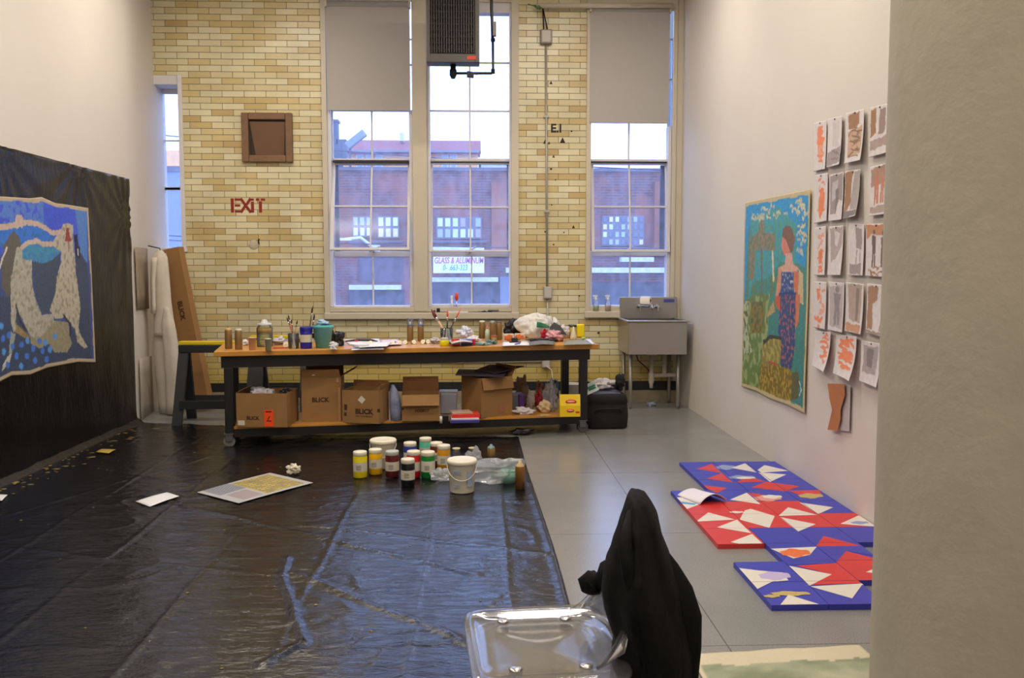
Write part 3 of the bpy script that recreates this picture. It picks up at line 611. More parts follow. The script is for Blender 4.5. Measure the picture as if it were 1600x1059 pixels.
m = MB(); m.tube([q(710, 114.5), q(768, 114.5), q(770, 113), q(770.5, 110), q(770, 62)], .0135, 8); m.build('pipe_run', blackm, gp)
m = MB(); m.box(q(735, 117), (.07, .06, .05), Euler((0, .1, 0))); m.box(q(738, 114), (.11, .03, .02), Euler((0, .15, 0))); m.build('valve', blackm, gp, bevel=.004)
m = MB(); m.cyl(q(770.3, 65), q(770.1, 60), .022); m.cyl(q(770.3, 115), q(770.3, 108), .02); m.build('coupling', blackm, gp)
m = MB(); m.tube([q(769.8, 62), q(769, 36), q(768, 15), q(768, -40)], .0155, 8); m.build('riser', blackm, gp)
m = MB(); pp = q(772, 46); m.b2(pp+Vector((-.015, -.04, -.07)), pp+Vector((.022, .02, .07))); m.build('gas_tag', mat('valve_grey', (112, 110, 104), .5), gp, bevel=.004)
m = MB(); m.tube([q(768, -40), q(768, -75)], .03, 8); m.build('sleeve', cream, gp)

# ---------- things on the window ledges
sp = clear_mat('clear_plastic', (.93, .96, .98), .22, (.9, .93, .95), .08)
def spray_bottle(px, py, liq, lab):
    p = onY(px, py, YB-.028); t = empty('spray_bottle', (p.x, YB-.028, O3[2]+.0301), label=lab, cat='spray bottle', group='spray bottles on the right sill')
    m = MB(); m.lathe([(0, 0), (.030, 0), (.031, .01), (.031, .08), (.014, .125), (.012, .135)], seg=16, sx=1.1, sy=.8); m.build('bottle', sp, t)
    m = MB(); m.lathe([(0, .004), (.027, .004), (.028, .065), (0, .065)], seg=16, sx=1.05, sy=.75); m.build('liquid', mat('liquid_'+liq[0], liq[1], .2), t)
    m = MB(); m.lathe([(.015, .13), (.016, .145), (.01, .152), (.008, .165)], seg=12); m.box((-.008, 0, .172), (.055, .016, .018)); m.box((-.02, 0, .155), (.006, .01, .03), Euler((0, .4, 0))); m.build('trigger', mat('trigger_white', (225, 232, 240), .4), t)
spray_bottle(931, 478, ('green', (190, 206, 150)), 'left clear spray bottle with greenish liquid on the right sill')
spray_bottle(950, 477, ('orange', (216, 178, 150)), 'right clear spray bottle with orange liquid on the right sill')
zs = O2[2]+.021; ys = YB-.02
def sill_item(name, px, lab, cat, fn, y=ys, z=None):
    p = onY(px, 478, y); t = empty(name, (p.x, y, zs), label=lab, cat=cat); fn(t); return t
def f_(t):
    m = MB(); m.lathe([(0, 0), (.012, 0), (.012, .14), (0, .14)], seg=10); m.build('barrel', mat('marker_white', (225, 222, 226), .4), t); m = MB(); m.lathe([(.013, .14), (.013, .185), (.006, .19), (0, .19)], seg=10); m.build('cap', mat('marker_white', ()), t)
sill_item('marker_pen', 706, 'white marker pen standing on the middle window sill', 'marker', f_)
def f_(t):
    m = MB(); m.lathe([(0, 0), (.005, 0), (.005, .13), (0, .13)], seg=8); m.build('shaft', mat('chrome', (210, 210, 215), .15, 1), t); m = MB(); m.lathe([(.006, .13), (.019, .145), (.021, .19), (.014, .215), (0, .22)], seg=12); m.build('handle', mat('orange_plastic', (236, 78, 40), .4), t)
sill_item('screwdriver', 713.5, 'orange handled screwdriver standing on the middle window sill', 'screwdriver', f_)
m = MB(); p = onY(685, 478, ys); m.b2((p.x-.02, ys-.015, zs), (p.x+.018, ys+.015, zs+.045)); m.blob((p.x-.055, ys, zs), (.02, .012, .014), 4, .5); tag(m.build('binder_clip', mat('black_plastic', (24, 24, 26), .4), bevel=.003), 'black clip lying on the sill near the mullion', 'clip')
m = MB(); p = onY(754, 478, ys); m.blob((p.x, ys, zs), (.075, .015, .012), 5, .8, 3); tag(m.build('wire_scrap', mat('grey_wire', (70, 74, 84), .5)), 'dark tangled scrap on the right part of the sill', 'scrap')
m = MB(); p = onY(794, 474, ys); m.box((p.x, ys, zs+.032), (.018, .012, .06), Euler((0, .35, 0))); tag(m.build('pink_lighter', mat('magenta_plastic', (190, 70, 150), .4), bevel=.004), 'small magenta object leaning at the right end of the sill', 'lighter')
m = MB(); p = onY(723, 478, ys); m.b2((p.x-.16, ys-.012, zs), (p.x+.06, ys+.02, zs+.012)); tag(m.build('paper_strip', mat('paper_white', (226, 226, 230), .7)), 'thin white strip lying under the pens on the sill', 'paper')

# ================================================================== SINK
t = empty('utility_sink', (1.912, 9.67, 0), label='stainless steel utility sink on four legs in the right corner', cat='sink')
hw = .312; yf, yb = -.32, .345; zb, ztp = .60, .945
m = MB(); th_ = .012
m.b2((-hw, yf, zb), (hw, yf+th_, ztp)); m.b2((-hw, yb-th_, zb), (hw, yb, ztp)); m.b2((-hw, yf+th_, zb), (-hw+th_, yb-th_, ztp)); m.b2((hw-th_, yf+th_, zb), (hw, yb-th_, ztp)); m.b2((-hw+th_, yf+th_, zb), (hw-th_, yb-th_, zb+th_)); m.build('basin', steel, t, bevel=.006)
m = MB(); m.b2((-hw-.02, yf-.02, ztp), (hw+.02, yf+.015, ztp+.02)); m.b2((-hw-.02, yf+.015, ztp), (-hw+.015, yb, ztp+.02)); m.b2((hw-.015, yf+.015, ztp), (hw+.02, yb, ztp+.02)); m.build('rim', mat('steel_rim', (190, 190, 196), .25, .9), t, bevel=.008)
m = MB(); m.b2((-hw+.01, yb-.03, ztp-.0), (hw+.03, yb+.005, 1.19)); m.build('backsplash', steel, t, bevel=.006)
m = MB(); m.b2((hw-.12, yb-.036, 1.13), (hw+.0, yb-.031, 1.165)); m.build('maker_label', mat('blue_label', (70, 80, 160), .5), t)
for sx in (-1, 1):
    for y_ in (yf+.16, yb-.06):
        m = MB(); m.lathe([(0, 0), (.012, 0), (.016, .03), (.02, .04), (.021, zb), (0, zb)], (sx*(hw-.055), y_, 0), 14); m.build('leg', mat('steel_leg', (150, 146, 138), .4, .6), t)
fa = empty('faucet', (1.912, 9.99, 1.09)); fa.parent = t; fa.location = (0.0, yb-.031, 1.09); ch = mat('chrome', ())
m = MB(); m.cyl((-.10, -.03, 0), (.14, -.03, 0), .016); m.cyl((-.10, -.03, 0), (-.10, 0, 0), .02); m.cyl((.10, -.03, 0), (.10, 0, 0), .02); fb = m.build('faucet_body', ch, None); fb.parent = fa
m = MB(); m.tube([(.02, -.03, 0), (.02, -.12, .01), (.02, -.22, .01), (.02, -.24, -.03)], .011, 8); m.build('spout', ch, fa)
for x_ in (-.10, .10): m = MB(); m.cyl((x_, -.03, 0), (x_, -.08, .01), .014); m.box((x_+.01, -.085, -.02), (.012, .012, .075)); m.build('tap_handle', ch, fa, bevel=.003)
rl = empty('paper_roll', (1.885, 9.91, 1.156), label='white paper roll with brown core resting on the sink faucet', cat='paper roll')
m = MB(); m.cyl((-.05, 0, 0), (.045, -.05, 0), .045, seg=20); m.build('roll', mat('tissue_white', (226, 220, 208), .8), rl); m = MB(); m.cyl((.0455, -.0505, 0), (.047, -.0515, 0), .018, seg=14); m.build('core', mat('core_brown', (96, 60, 44), .8), rl)
m = MB(); m.lathe([(0, .025), (.062, .025), (.062, 0), (.05, 0)], (0, 0, zb-.03), 16); m.cyl((.0, 0, .27), (.0, 0, zb-.02), .022)
m.lathe([(.028, .26), (.03, .30), (.03, .36), (.026, .37)], seg=14); m.lathe([(0, .2), (.018, .205), (.022, .27)], seg=14); m.cyl((.03, 0, .345), (.26, .0, .35), .02); m.cyl((.14, 0, .35), (.14, 0, zb-.03), .024)
m.build('drain_pipe', mat('pvc_white', (196, 188, 176), .5), t)
m = MB(); m.tube([(-.16, .1, zb), (-.13, .1, .5), (-.04, .1, .42), (0, .14, .38), (.02, .31, .34)], .008, 6); m.build('supply_hose', mat('hose_red', (110, 40, 40), .5), t)
m = MB(); p = onz(1018, 634, 0); m.blob((p.x, p.y, 0), (.05, .03, .022), 8, .6, 3); tag(m.build('crumpled_wrapper', mat('wrapper_blue', (150, 165, 185), .5, var=.3, vs=30)), 'crumpled pale wrapper on the floor under the sink', 'litter')

# ================================================================== WORKTABLE
TZ = .82; FLc = onz(334, 549, TZ); FRc = onz(936, 537.5, TZ)
TR = math.atan2(FRc.y-FLc.y, FRc.x-FLc.x); TL = (FRc-FLc).length; TW = .78
table = empty('worktable', (FLc.x, FLc.y, 0), TR, label='long rolling worktable with orange wooden top and black steel frame', cat='table')
TMX = Matrix.Translation((FLc.x, FLc.y, 0)) @ Matrix.Rotation(TR, 4, 'Z')
wood = mat('orange_wood', (198, 138, 54), .4, var=.14, vs=4, coat=.2)
m = MB(); m.b2((0, 0, TZ-.045), (TL, TW, TZ)); m.build('tabletop', wood, table, bevel=.006)
for y_ in (.05, TW-.09): m = MB(); m.b2((.05, y_, TZ-.145), (TL-.07, y_+.035, TZ-.0455)); m.build('apron', blackm, table)
for x_ in (.05, TL-.105): m = MB(); m.b2((x_, .085, TZ-.145), (x_+.035, TW-.09, TZ-.0455)); m.build('apron', blackm, table)
SZ = .175
for x_ in (.07, TL-.16):
    for y_ in (.05, TW-.12): m = MB(); m.b2((x_, y_, .12), (x_+.07, y_+.06, TZ-.1455)); m.build('leg', blackm, table, bevel=.004)
m = MB(); m.b2((.142, .045, SZ-.022), (TL-.162, TW-.06, SZ)); m.build('shelf', wood, table, bevel=.003)
m = MB(); m.b2((.142, .05, SZ-.09), (TL-.162, .08, SZ-.0225)); m.b2((.142, TW-.10, SZ-.09), (TL-.162, TW-.07, SZ-.0225)); m.b2((.08, .11, SZ-.09), (.12, TW-.12, SZ-.03)); m.b2((TL-.14, .11, SZ-.09), (TL-.10, TW-.12, SZ-.03)); m.build('shelf_frame', blackm, table)
for x_ in (.10, TL-.13):
    for y_ in (.08, TW-.10):
        m = MB(); m.b2((x_-.04, y_-.035, .108), (x_+.04, y_+.035, .119)); m.b2((x_-.028, y_-.024, .05), (x_+.028, y_-.02, .108)); m.b2((x_-.028, y_+.02, .05), (x_+.028, y_+.024, .108)); f = m.build('caster', mat('caster_steel', (120, 122, 126), .4, .8), table)
        m = MB(); m.cyl((x_, y_-.018, .052), (x_, y_+.018, .052), .052-.001, seg=20); m.build('wheel', mat('dark_rubber', (52, 50, 46), .5), f)
def tab(px, py, z=TZ+.001): return onz(px, py, z)
def shelf(px, py): return onz(px, py, SZ+.001)

# sawhorses
def sawhorse(px0, px1, Y, ztop, lab, d=.1):
    a, b = onY(px0, 540, Y), onY(px1, 540, Y); W = (b.x-a.x)/2; t = empty('sawhorse', ((a.x+b.x)/2, Y, 0), label=lab, cat='sawhorse', group='black plastic sawhorses with yellow tops')
    pl = mat('sawhorse_black', (38, 40, 44), .55, bump=.1)
    m = MB(); m.b2((-W, -.05, ztop-.035), (W, .05, ztop)); m.build('top_rail', mat('sawhorse_yellow', (222, 196, 26), .45), t, bevel=.006)
    m = MB(); m.b2((-W, -.055, ztop-.11), (W, .055, ztop-.0355)); m.build('beam', pl, t, bevel=.006)
    for sx in (-1, 1):
        for sy in (-1, 1):
            m = MB(); x0 = sx*(W-.045); T = Vector((x0, sy*.03, ztop-.112)); B = Vector((x0+sx*.02, sy*.23, 0)); m.loft([[B+Vector((a_, b_, 0)) for a_, b_ in ((-.045, -.02), (.045, -.02), (.045, .02), (-.045, .02))], [T+Vector((a_, b_, 0)) for a_, b_ in ((-.045, -.02), (.045, -.02), (.045, .02), (-.045, .02))]]); o = m.build('leg', pl, t)
            for f in o.data.polygons: f.use_smooth = False
    for sy in (-1, 1): m = MB(); m.b2((-W+.05, sy*.205-.012, .16), (W-.05, sy*.205+.012, .24)); m.build('brace', pl, t)
    return t
sawhorse(281, 412, 8.85, .80, 'left black plastic sawhorse with bright yellow top beside the table')
sawhorse(392, 484, 9.60, .80, 'second sawhorse behind the table against the brick', .1)

# ---------- cardboard
cb = mat('cardboard', (152, 113, 68), .8, var=.07, vs=5, bump=.04); cbi = mat('cardboard_inside', (140, 96, 58), .85, var=.06); ink = mat('carton_ink', (70, 44, 30), .8)
labw = mat('label_white', (216, 212, 200), .6)
def carton(pos, W, D, H, rz, lab, flaps=(), name='cardboard_box', fill=None, rot=None, group=None, closed=False, mt=None):
    """flaps: (side, length, angle deg from vertical outward); side f b l r"""
    mt = mt or cb; t = empty(name, pos, rz, label=lab, cat='box', group=group, rot=rot); th = .005
    m = MB(); m.b2((0, 0, 0), (W, th, H)); m.b2((0, D-th, 0), (W, D, H)); m.b2((0, th, 0), (th, D-th, H)); m.b2((W-th, th, 0), (W, D-th, H)); m.b2((th, th, 0), (W-th, D-th, th))
    if closed: m.b2((th, th, H-th), (W-th, D-th, H))
    m.build('box_body', mt, t)
    for sd, ln, an in flaps:
        a = R(an); s_, c_ = math.sin(a)*ln, math.cos(a)*ln
        P = {'f': [(0.003, 0, H), (W-.003, 0, H), (W-.006, -s_, H+c_), (.006, -s_, H+c_)], 'b': [(0.003, D, H), (W-.003, D, H), (W-.006, D+s_, H+c_), (.006, D+s_, H+c_)],
             'l': [(0, .003, H), (0, D-.003, H), (-s_, D-.006, H+c_), (-s_, .006, H+c_)], 'r': [(W, .003, H), (W, D-.003, H), (W+s_, D-.006, H+c_), (W+s_, .006, H+c_)]}[sd]
        m = MB(); m.quad(P, .004); m.build('flap', mt if sd != 'b' else cbi, t)
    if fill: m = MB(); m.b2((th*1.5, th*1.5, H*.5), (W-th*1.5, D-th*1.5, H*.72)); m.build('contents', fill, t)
    return t
def dim(px0, px1, Y): return (px1-px0)/F*Y
# 1 open box at the left end with orange tag
p = shelf(358, 671); p = TMX @ Vector((.165, .03, SZ+.001)); Wb = .43
t = carton(p, Wb, .36, .285, -R(4), 'low open cardboard box with an orange tag at the shelf left end', [('l', .07, -60), ('r', .0, 0)][:1], fill=mat('box_dark_stuff', (60, 54, 58), .8))  # contents are one plain dark grey block
m = MB(); m.b2((.235, -.003, .005), (.315, -.0005, .145)); o = m.build('orange_tag', mat('fluoro_orange', (255, 84, 30), .5, emit=None), t)
m = MB(); m.b2((.25, -.0045, .126), (.30, -.0035, .136)); m.box((.272, -.004, .07), (.008, .001, .05), Euler((0, .5, 0))); m.box((.283, -.004, .052), (.03, .001, .008)); m.build('tag_writing', mat('tag_ink', (110, 30, 20), .6), o)
m = MB(); m.b2((.012, -.003, .015), (.07, -.0005, .055)); m.build('white_label', labw, t)
text('lettering', 'BLICK', .04, ink, t, TM(.14, -.001, .075), bold=.0015)
def crumple(name, p, r, mt, lab, cat, seed=1, amp=.3, fr=1.8, sub=4, crease=.25, rz=0.0, group=None, flat=True):
    m = MB(); m.blob((0, 0, 0), r, seed, amp, fr, sub, flat, crease); o = m.build(name, mt); o.location = p; o.rotation_euler.z = rz; return tag(o, lab, cat, group)
def S(px, Y): return px/F*Y
paper = mat('paper_white', (226, 226, 230), .7); pgrey = mat('paper_grey', (190, 186, 194), .7)
crumple('crumpled_paper', t.matrix_basis @ Vector((.17, .18, .21)), (.11, .07, .055), pgrey, 'grey crumpled paper sticking out of the open box at the shelf left end', 'paper', 12, .4)
crumple('black_bag', t.matrix_basis @ Vector((.36, .18, .21)), (.06, .12, .05), mat('bag_black', (26, 26, 32), .4), 'black plastic bag stuffed in the open box at the shelf left end', 'bag', 13, .3)
# 2 tall carton with raised flaps
p = shelf(472, 659)
t = carton(p, .34, .26, .39, TR-R(8), 'tall cardboard box with raised flaps, second from the shelf left end', [('b', .15, -3), ('r', .14, 60), ('l', .05, 10)])
m = MB(); m.box((.31, -.004, .365), (.02, .003, .04)); m.b2((.315, -.003, .0), (.33, -.0005, .30)); m.build('tape', mat('tape_tan', (186, 140, 92), .4), t)
text('lettering', 'BLICK', .055, ink, t, TM(.16, -.001, .19), bold=.002)
m = MB(); m.box((.12, -.012, .43), (.06, .002, .035), Euler((0, -.3, 0))); m.build('address_label', labw, t)
m = MB(); m.quad([(0.003, -.004, .39), (.335, -.004, .39), (.325, -.03, .46), (.0, -.03, .46)], .004); m.build('flap', cb, t)
# 3 turned carton
p = shelf(535, 660)
t = carton(p, .335, .25, .285, -R(14), 'squat cardboard box turned corner out with a white diamond label', [('b', .06, 12), ('r', .05, 18)])
text('lettering', 'BLICK', .06, ink, t, TM(.20, -.001, .10), bold=.003)
text('small_lettering', 'ART MATERIALS', .022, ink, t, TM(.20, -.001, .06))
m = MB(); m.box((.18, -.003, .205), (.05, .001, .05), Euler((0, R(40), 0))); m.build('diamond_label', labw, t)
m = MB(); m.b2((.02, -.002, .11), (.045, -.0005, .16)); m.b2((.018, -.002, .06), (.04, -.0005, .09)); m.b2((.32, -.002, .10), (.345, -.0005, .13)); m.build('printed_mark', ink, t)
# 4 rolled bag, 5 carton with text
m = MB(); p = shelf(619, 656); m.loft([[Vector((rx*math.cos(k*PI/6)+dx, .05*math.sin(k*PI/6), z_)) for k in range(12)] for rx, dx, z_ in ((.05, 0, 0), (.055, 0, .08), (.05, -.01, .18), (.035, -.02, .26), (.012, -.025, .31))])
o = m.build('plastic_pouch', mat('pouch_grey', (150, 160, 196), .35, var=.35, vs=9)); o.location = p; o.rotation_euler.z = TR; tag(o, 'upright blue grey plastic pouch between two cardboard boxes', 'bag')
p = shelf(628, 658)
t = carton(p, .33, .27, .23, TR-R(7), 'cardboard box with a tall dark back flap in the shelf middle', [('b', .13, 0), ('f', .10, 155)])
text('lettering', 'HX0017', .035, ink, t, TM(.175, -.002, .09), bold=.0015)
m = MB(); m.b2((-.002, .02, .10), (.02, -.004, .125)); m.build('tape_scrap', ink, t)
# translucent tub
p = shelf(686, 648); t = empty('storage_tub', p+Vector((0, .03, 0)), 0, label='pale blue translucent tub behind the stacked books on the shelf', cat='tub')
tubm = mat('tub_plastic', (160, 168, 190), .3, var=.12, vs=4)
m = MB(); m.box((.085, .05, .10), (.15, .10, .20), taper=(1.1, 1.1)); m.build('tub_body', tubm, t, bevel=.015); m = MB(); m.box((.085, .05, .208), (.17, .12, .016)); m.build('tub_lid', mat('tub_lid', (176, 190, 200), .4), t, bevel=.005)
# books
cols = [((70, 66, 150), 'indigo book at the bottom of the shelf book stack'), ((216, 216, 220), 'thin white book between the indigo and red books'), ((212, 48, 40), 'red book near the top of the shelf book stack'), ((188, 158, 132), 'tan book on top of the shelf book stack')]
z_ = SZ+.001
for i, (c_, lb_) in enumerate(cols):
    h_ = (.022, .010, .028, .008)[i]; W_ = (.25, .24, .245, .18)[i]; p = shelf(704+1.2*i, 661-1.0*i); p.z = z_; t = empty('book', p, R((4, 3, 6, 12)[i]), label=lb_, cat='book', group='books stacked on the shelf')
    m = MB(); m.b2((.002, .002, .002), (W_-.002, .188, h_-.002)); m.build('pages', mat('book_pages', (216, 208, 192), .8), t)
    cm = mat('book_'+str(i), c_, .45); m = MB(); m.b2((0, 0, 0), (W_, .19, .002)); m.b2((0, 0, h_-.002), (W_, .19, h_)); m.b2((0, -.002, 0), (W_, .002, h_)); m.build('cover', cm, t); z_ += h_+.0005
p = shelf(692, 660); m = MB(); m.b2((-.02, 0, 0), (.05, .05, .06)); o = m.build('black_case', mat('black_plastic', (24, 24, 26), .4), bevel=.006); o.location = p; o.rotation_euler.z = TR; tag(o, 'small black case left of the stacked books', 'case')
m = MB(); m.lathe([(0, 0), (.012, 0), (.012, .06), (0, .06)], seg=10); o = m.build('white_tube', labw); o.location = shelf(689, 661); tag(o, 'small pale tube standing beside the black case', 'tube')
# 6 big carton with dark lid
p = shelf(752, 653)
t = carton(p, .34, .33, .355, R(33), 'largest cardboard box on the shelf under dark purple sheets', [('f', .11, 163), ('r', .1, 30)])
m = MB(); m.quad([(-.17, .16, .385), (.15, -.13, .375), (.42, .18, .385), (.06, .47, .395)], .006); m.build('lid_board', mat('purple_board', (62, 54, 72), .5), t)
m = MB(); m.quad([(.16, .0, .392), (.52, .06, .43), (.36, .40, .425), (.08, .24, .40)], .006); m.build('lid_board', mat('purple_board', ()), t)
m = MB(); m.b2((.19, -.003, .03), (.25, -.0008, .10)); m.build('faint_stamp', mat('faint_stamp', (160, 104, 84), .8), t)
# 7 clutter on the right of the shelf
def sp_(x, y): return TMX @ Vector((x, y, SZ+.001))
m = MB(); m.b2((0, 0, 0), (.085, .15, .17)); o = m.build('grey_pouch', mat('pouch_dark', (96, 92, 98), .6), bevel=.01); o.location = shelf(799, 645)-Vector((.012, 0, 0)); o.rotation_euler.z = TR; tag(o, 'dark grey packet leaning beside the largest cardboard box', 'packet')
m = MB(); m.b2((0, 0, 0), (.055, .14, .175)); o = m.build('purple_packet', mat('purple_packet', (74, 34, 110), .5), bevel=.008); o.location = shelf(811, 645); o.rotation_euler.z = TR; tag(o, 'upright purple packet between grey and pale bags', 'packet')
crumple('white_rag', shelf(818, 647), (.085, .045, .035), mat('rag_white', (214, 208, 212), .8), 'crumpled white gloves lying before the purple packet', 'rag', 21, .4)
crumple('paper_bag', shelf(815, 634), (.07, .06, .15), mat('bag_brown', (146, 118, 98), .7), 'brown paper bag behind the purple packet', 'bag', 22, .25)
crumple('pale_bag', shelf(829, 641), (.04, .05, .10), mat('bag_pale', (176, 168, 160), .6), 'pale beige bag right of the purple packet', 'bag', 23, .25)
crumple('red_wrapper', shelf(846, 640), (.07, .06, .10), mat('wrapper_red', (176, 36, 48), .4, var=.2), 'red wrapper under clear plastic on the shelf', 'wrapper', 24, .3)
crumple('cream_cloth', shelf(851, 644), (.06, .04, .06), mat('cloth_cream', (214, 190, 148), .8), 'cream cloth bundle in front of the red wrapper', 'cloth', 25, .3)
clearp = clear_mat('thin_plastic', (.96, .97, 1), .35, (.85, .86, .9), .15)
crumple('plastic_bag', shelf(860, 642), (.07, .06, .15), clearp, 'clear crinkled plastic bag over the red wrapper', 'bag', 26, .25, 2.2, 4)
crumple('blue_bag', shelf(862, 632), (.06, .06, .14), mat('bag_blue', (70, 110, 140), .4, var=.3, vs=20), 'small blue pouch poking up behind the red wrapper', 'bag', 27, .3)
crumple('copper_tin', shelf(845, 631), (.05, .05, .12), mat('copper_packet', (160, 104, 78), .5, var=.3, vs=25), 'copper patterned packet at the back of the shelf', 'packet', 28, .2)
crumple('paper_scrap', shelf(850, 650), (.05, .02, .008), mat('scrap_cream', (206, 186, 150), .8), 'flat torn paper scrap on the shelf edge', 'paper', 29, .5)
p = shelf(880, 651); t = empty('tea_box', p, 0, label='bright yellow packaged box with red oval logos at the shelf right end', cat='box')
yl = mat('yellow_card', (242, 204, 26), .4); m = MB(); m.b2((-.03, 0, 0), (.155, .10, .10)); m.quad([(-.03, 0, .10), (.155, 0, .10), (.155, .025, .20), (-.03, .025, .20)], .075, (0, -1, .2)); m.build('carton', yl, t)
def oval(m, cx, cz, rx, rz, y): m.lathe([(0, 0), (1, 0), (1, .001), (0, .001)], (cx, y, cz), 16, Matrix.Rotation(PI/2, 4, 'X') @ Matrix.Diagonal((rx, rz, 1, 1)))
m = MB(); oval(m, .065, .055, .035, .016, -.0005); m.box((.13, -.001, .04), (.035, .001, .018)); m.box((.05, .024, .183), (.12, .001, .012)); m.box((.02, .02, .165), (.03, .001, .012)); oval(m, .07, .135, .05, .022, .006); m.build('red_logo', mat('logo_red', (214, 60, 40), .5), t)
m = MB(); oval(m, .07, .135, .038, .009, .0045); oval(m, .065, .055, .026, .006, -.002); m.build('pale_logo', mat('logo_pale', (240, 170, 150), .5), t)
# pale roll behind, on the floor beyond the table
pr = onY(895, 640, 9.3); t = empty('white_bin', (pr.x, 9.3, 0), label='white plastic bin standing behind the yellow box under the table', cat='bin')
m = MB(); m.lathe([(0, 0), (.085, 0), (.10, .30), (.108, .305), (.10, .31), (.09, .31), (.08, .02), (0, .02)], seg=24); m.build('bin_body', mat('bin_white', (206, 200, 190), .5), t)

# floor things right of the table
p = onz(948, 671); t = empty('black_duffel', (p.x+.005, p.y+.17, 0), R(4), label='black fabric pouffe bag on the floor between table and sink', cat='bag')
bf = mat('black_fabric', (24, 24, 27), .85, bump=.2); m = MB(); m.loft([[Vector((a_*.19*k_*(1+.02*noise.noise(Vector((a_*2, b_*2, z_*9)))), b_*.16*k_, z_)) for a_, b_ in ((-1, -.8), (-.8, -1), (0, -1.02), (.8, -1), (1, -.8), (1.02, 0), (1, .8), (.8, 1), (0, 1.02), (-.8, 1), (-1, .8), (-1.02, 0))] for z_, k_ in ((0, .93), (.02, 1), (.12, 1.03), (.22, 1), (.245, .97), (.25, 1), (.31, .97), (.325, .9))]); m.build('bag_body', bf, t)
m = MB(); m.b2((-.15, -.12, .322), (.13, .11, .338)); m.build('top_panel', mat('slate_fabric', (78, 80, 98), .6), t, bevel=.01)
m = MB(); m.tube([(-.13, -.165, .16), (-.1, -.19, .2), (.1, -.19, .2), (.13, -.165, .16)], .009, 6); m.build('handle', bf, t)
crumple('white_cloth', (p.x-.02, p.y+.26, .345), (.12, .06, .055), mat('rag_white', ()), 'crumpled white cloth draped on the back of the black pouffe bag', 'cloth', 31, .4)
crumple('black_jacket', (p.x+.15, p.y+.20, .342), (.045, .07, .085), bf, 'black cloth heap at the right of the pouffe bag', 'cloth', 32, .3)
m = MB(); m.box((0, 0, .045), (.15, .015, .10), Euler((R(-20), 0, 0))); o = m.build('printed_bag', mat('bag_greenwhite', (206, 220, 214), .5), bevel=.004); o.location = (p.x-.14, p.y+.06, .34); o.rotation_euler = (0, R(-22), R(10)); tag(o, 'white bag corner with green print lying on the pouffe bag', 'bag')
m = MB(); m.box((0, -.024, .06), (.11, .004, .02), Euler((R(-20), 0, 0))); m.box((.02, -.016, .035), (.07, .004, .012), Euler((R(-20), 0, 0))); g_ = m.build('green_print', mat('green_print', (20, 120, 92), .5), o)

# ================================================================== ON THE TABLETOP
bronze = mat('bronze_can', (140, 110, 66), .4, .35); glj = clear_mat('jar_glass', (.94, .96, .95), .12, (.8, .85, .8), .03)
def jarlike(name, p, parts, lab, cat, group=None, rz=0.0):
    """parts: (name, profile, material)"""
    t = empty(name, p, rz, label=lab, cat=cat, group=group)
    for nm, prof, mt in parts: m = MB(); m.lathe(prof, seg=20); m.build(nm, mt, t)
    return t
def can(px, py, r_, h_, cap, lab, clear=False, col=bronze):
    pr = [('can_body', [(0, 0), (r_*.96, 0), (r_, .005), (r_, h_*.88), (r_*.86, h_*.93), (r_*.5, h_*.95)], col)]
    if clear: pr += [('clear_cap', [(r_*1.02, h_*.86), (r_*1.02, h_*1.25), (r_*.9, h_*1.3), (0, h_*1.3)], clear_mat('cap_clear', (.95, .97, 1), .10, (.9, .9, 1), .05)), ('nozzle', [(.006, h_*.95), (.006, h_*1.1), (0, h_*1.1)], mat('nozzle_white', (230, 230, 226), .4)), ('blue_ring', [(r_*1.01, h_*.86), (r_*1.01, h_*.92), (r_*.8, h_*.93)], mat('ring_blue', (110, 140, 200), .4))]
    else: pr += [('cap', [(r_*.86, h_*.925), (r_*.84, h_*.99), (r_*.6, h_), (0, h_)], cap)]
    return jarlike('spray_can', tab(px, py), pr, lab, 'spray can', 'bronze spray cans on the worktable')
capo = mat('cap_ochre', (206, 170, 90), .5); capw = mat('cap_pale', (206, 212, 190), .5); capd = mat('cap_dark', (70, 60, 48), .5); capb = mat('cap_blue', (130, 160, 170), .5)
can(357.5, 544.5, .031, .175, capo, 'bronze spray can with ochre top at the far left of the table')
can(373, 545.5, .031, .175, capw, 'bronze spray can with pale green top, second from the left end')
can(641, 532.5, .030, .165, None, 'bronze spray can with clear cap, left of the mid-table pair', True)
can(657.5, 532.5, .030, .165, None, 'bronze spray can with clear cap, right of the mid-table pair', True)
can(753.5, 528.5, .032, .175, capw, 'bronze spray can standing alone beside the teal rags')
can(769.5, 531, .027, .185, capb, 'bronze spray can with blue top at the back of three')
can(779.5, 530.5, .032, .175, capd, 'bronze spray can touching the black bag')
def cup(px, py, r_, h_, c_, lab): jarlike('plastic_cup', tab(px, py), [('cup_body', [(0, 0), (r_*.85, 0), (r_, h_), (r_*1.05, h_), (r_*1.05, h_-.004), (r_*.95, h_-.004), (r_*.82, .004), (0, .004)], c_)], lab, 'cup')
cup(394.5, 546.5, .033, .105, mat('cup_pink', (226, 190, 166), .45), 'pinkish plastic cup in front of the large glass jar')
cup(419.5, 547.5, .028, .10, mat('cup_green', (214, 214, 180), .45), 'pale green plastic cup before the large glass jar')
t = jarlike('glass_jar', tab(414, 541), [('jar_body', [(0, 0), (.068, 0), (.07, .01), (.07, .165), (.055, .185), (.055, .195)], glj), ('liquid', [(0, .12), (.064, .12), (.064, .165), (0, .165)], mat('yellow_liquid', (196, 150, 40), .2)), ('murky_liquid', [(0, .005), (.064, .005), (.064, .119), (0, .119)], clear_mat('murky', (.9, .92, .8), .3, (.7, .7, .5))), ('lid', [(.06, .19), (.06, .205), (.03, .21), (.02, .235), (0, .24)], mat('lid_milky', (196, 200, 196), .4))], 'large glass jar with amber liquid behind the plastic cups', 'jar')
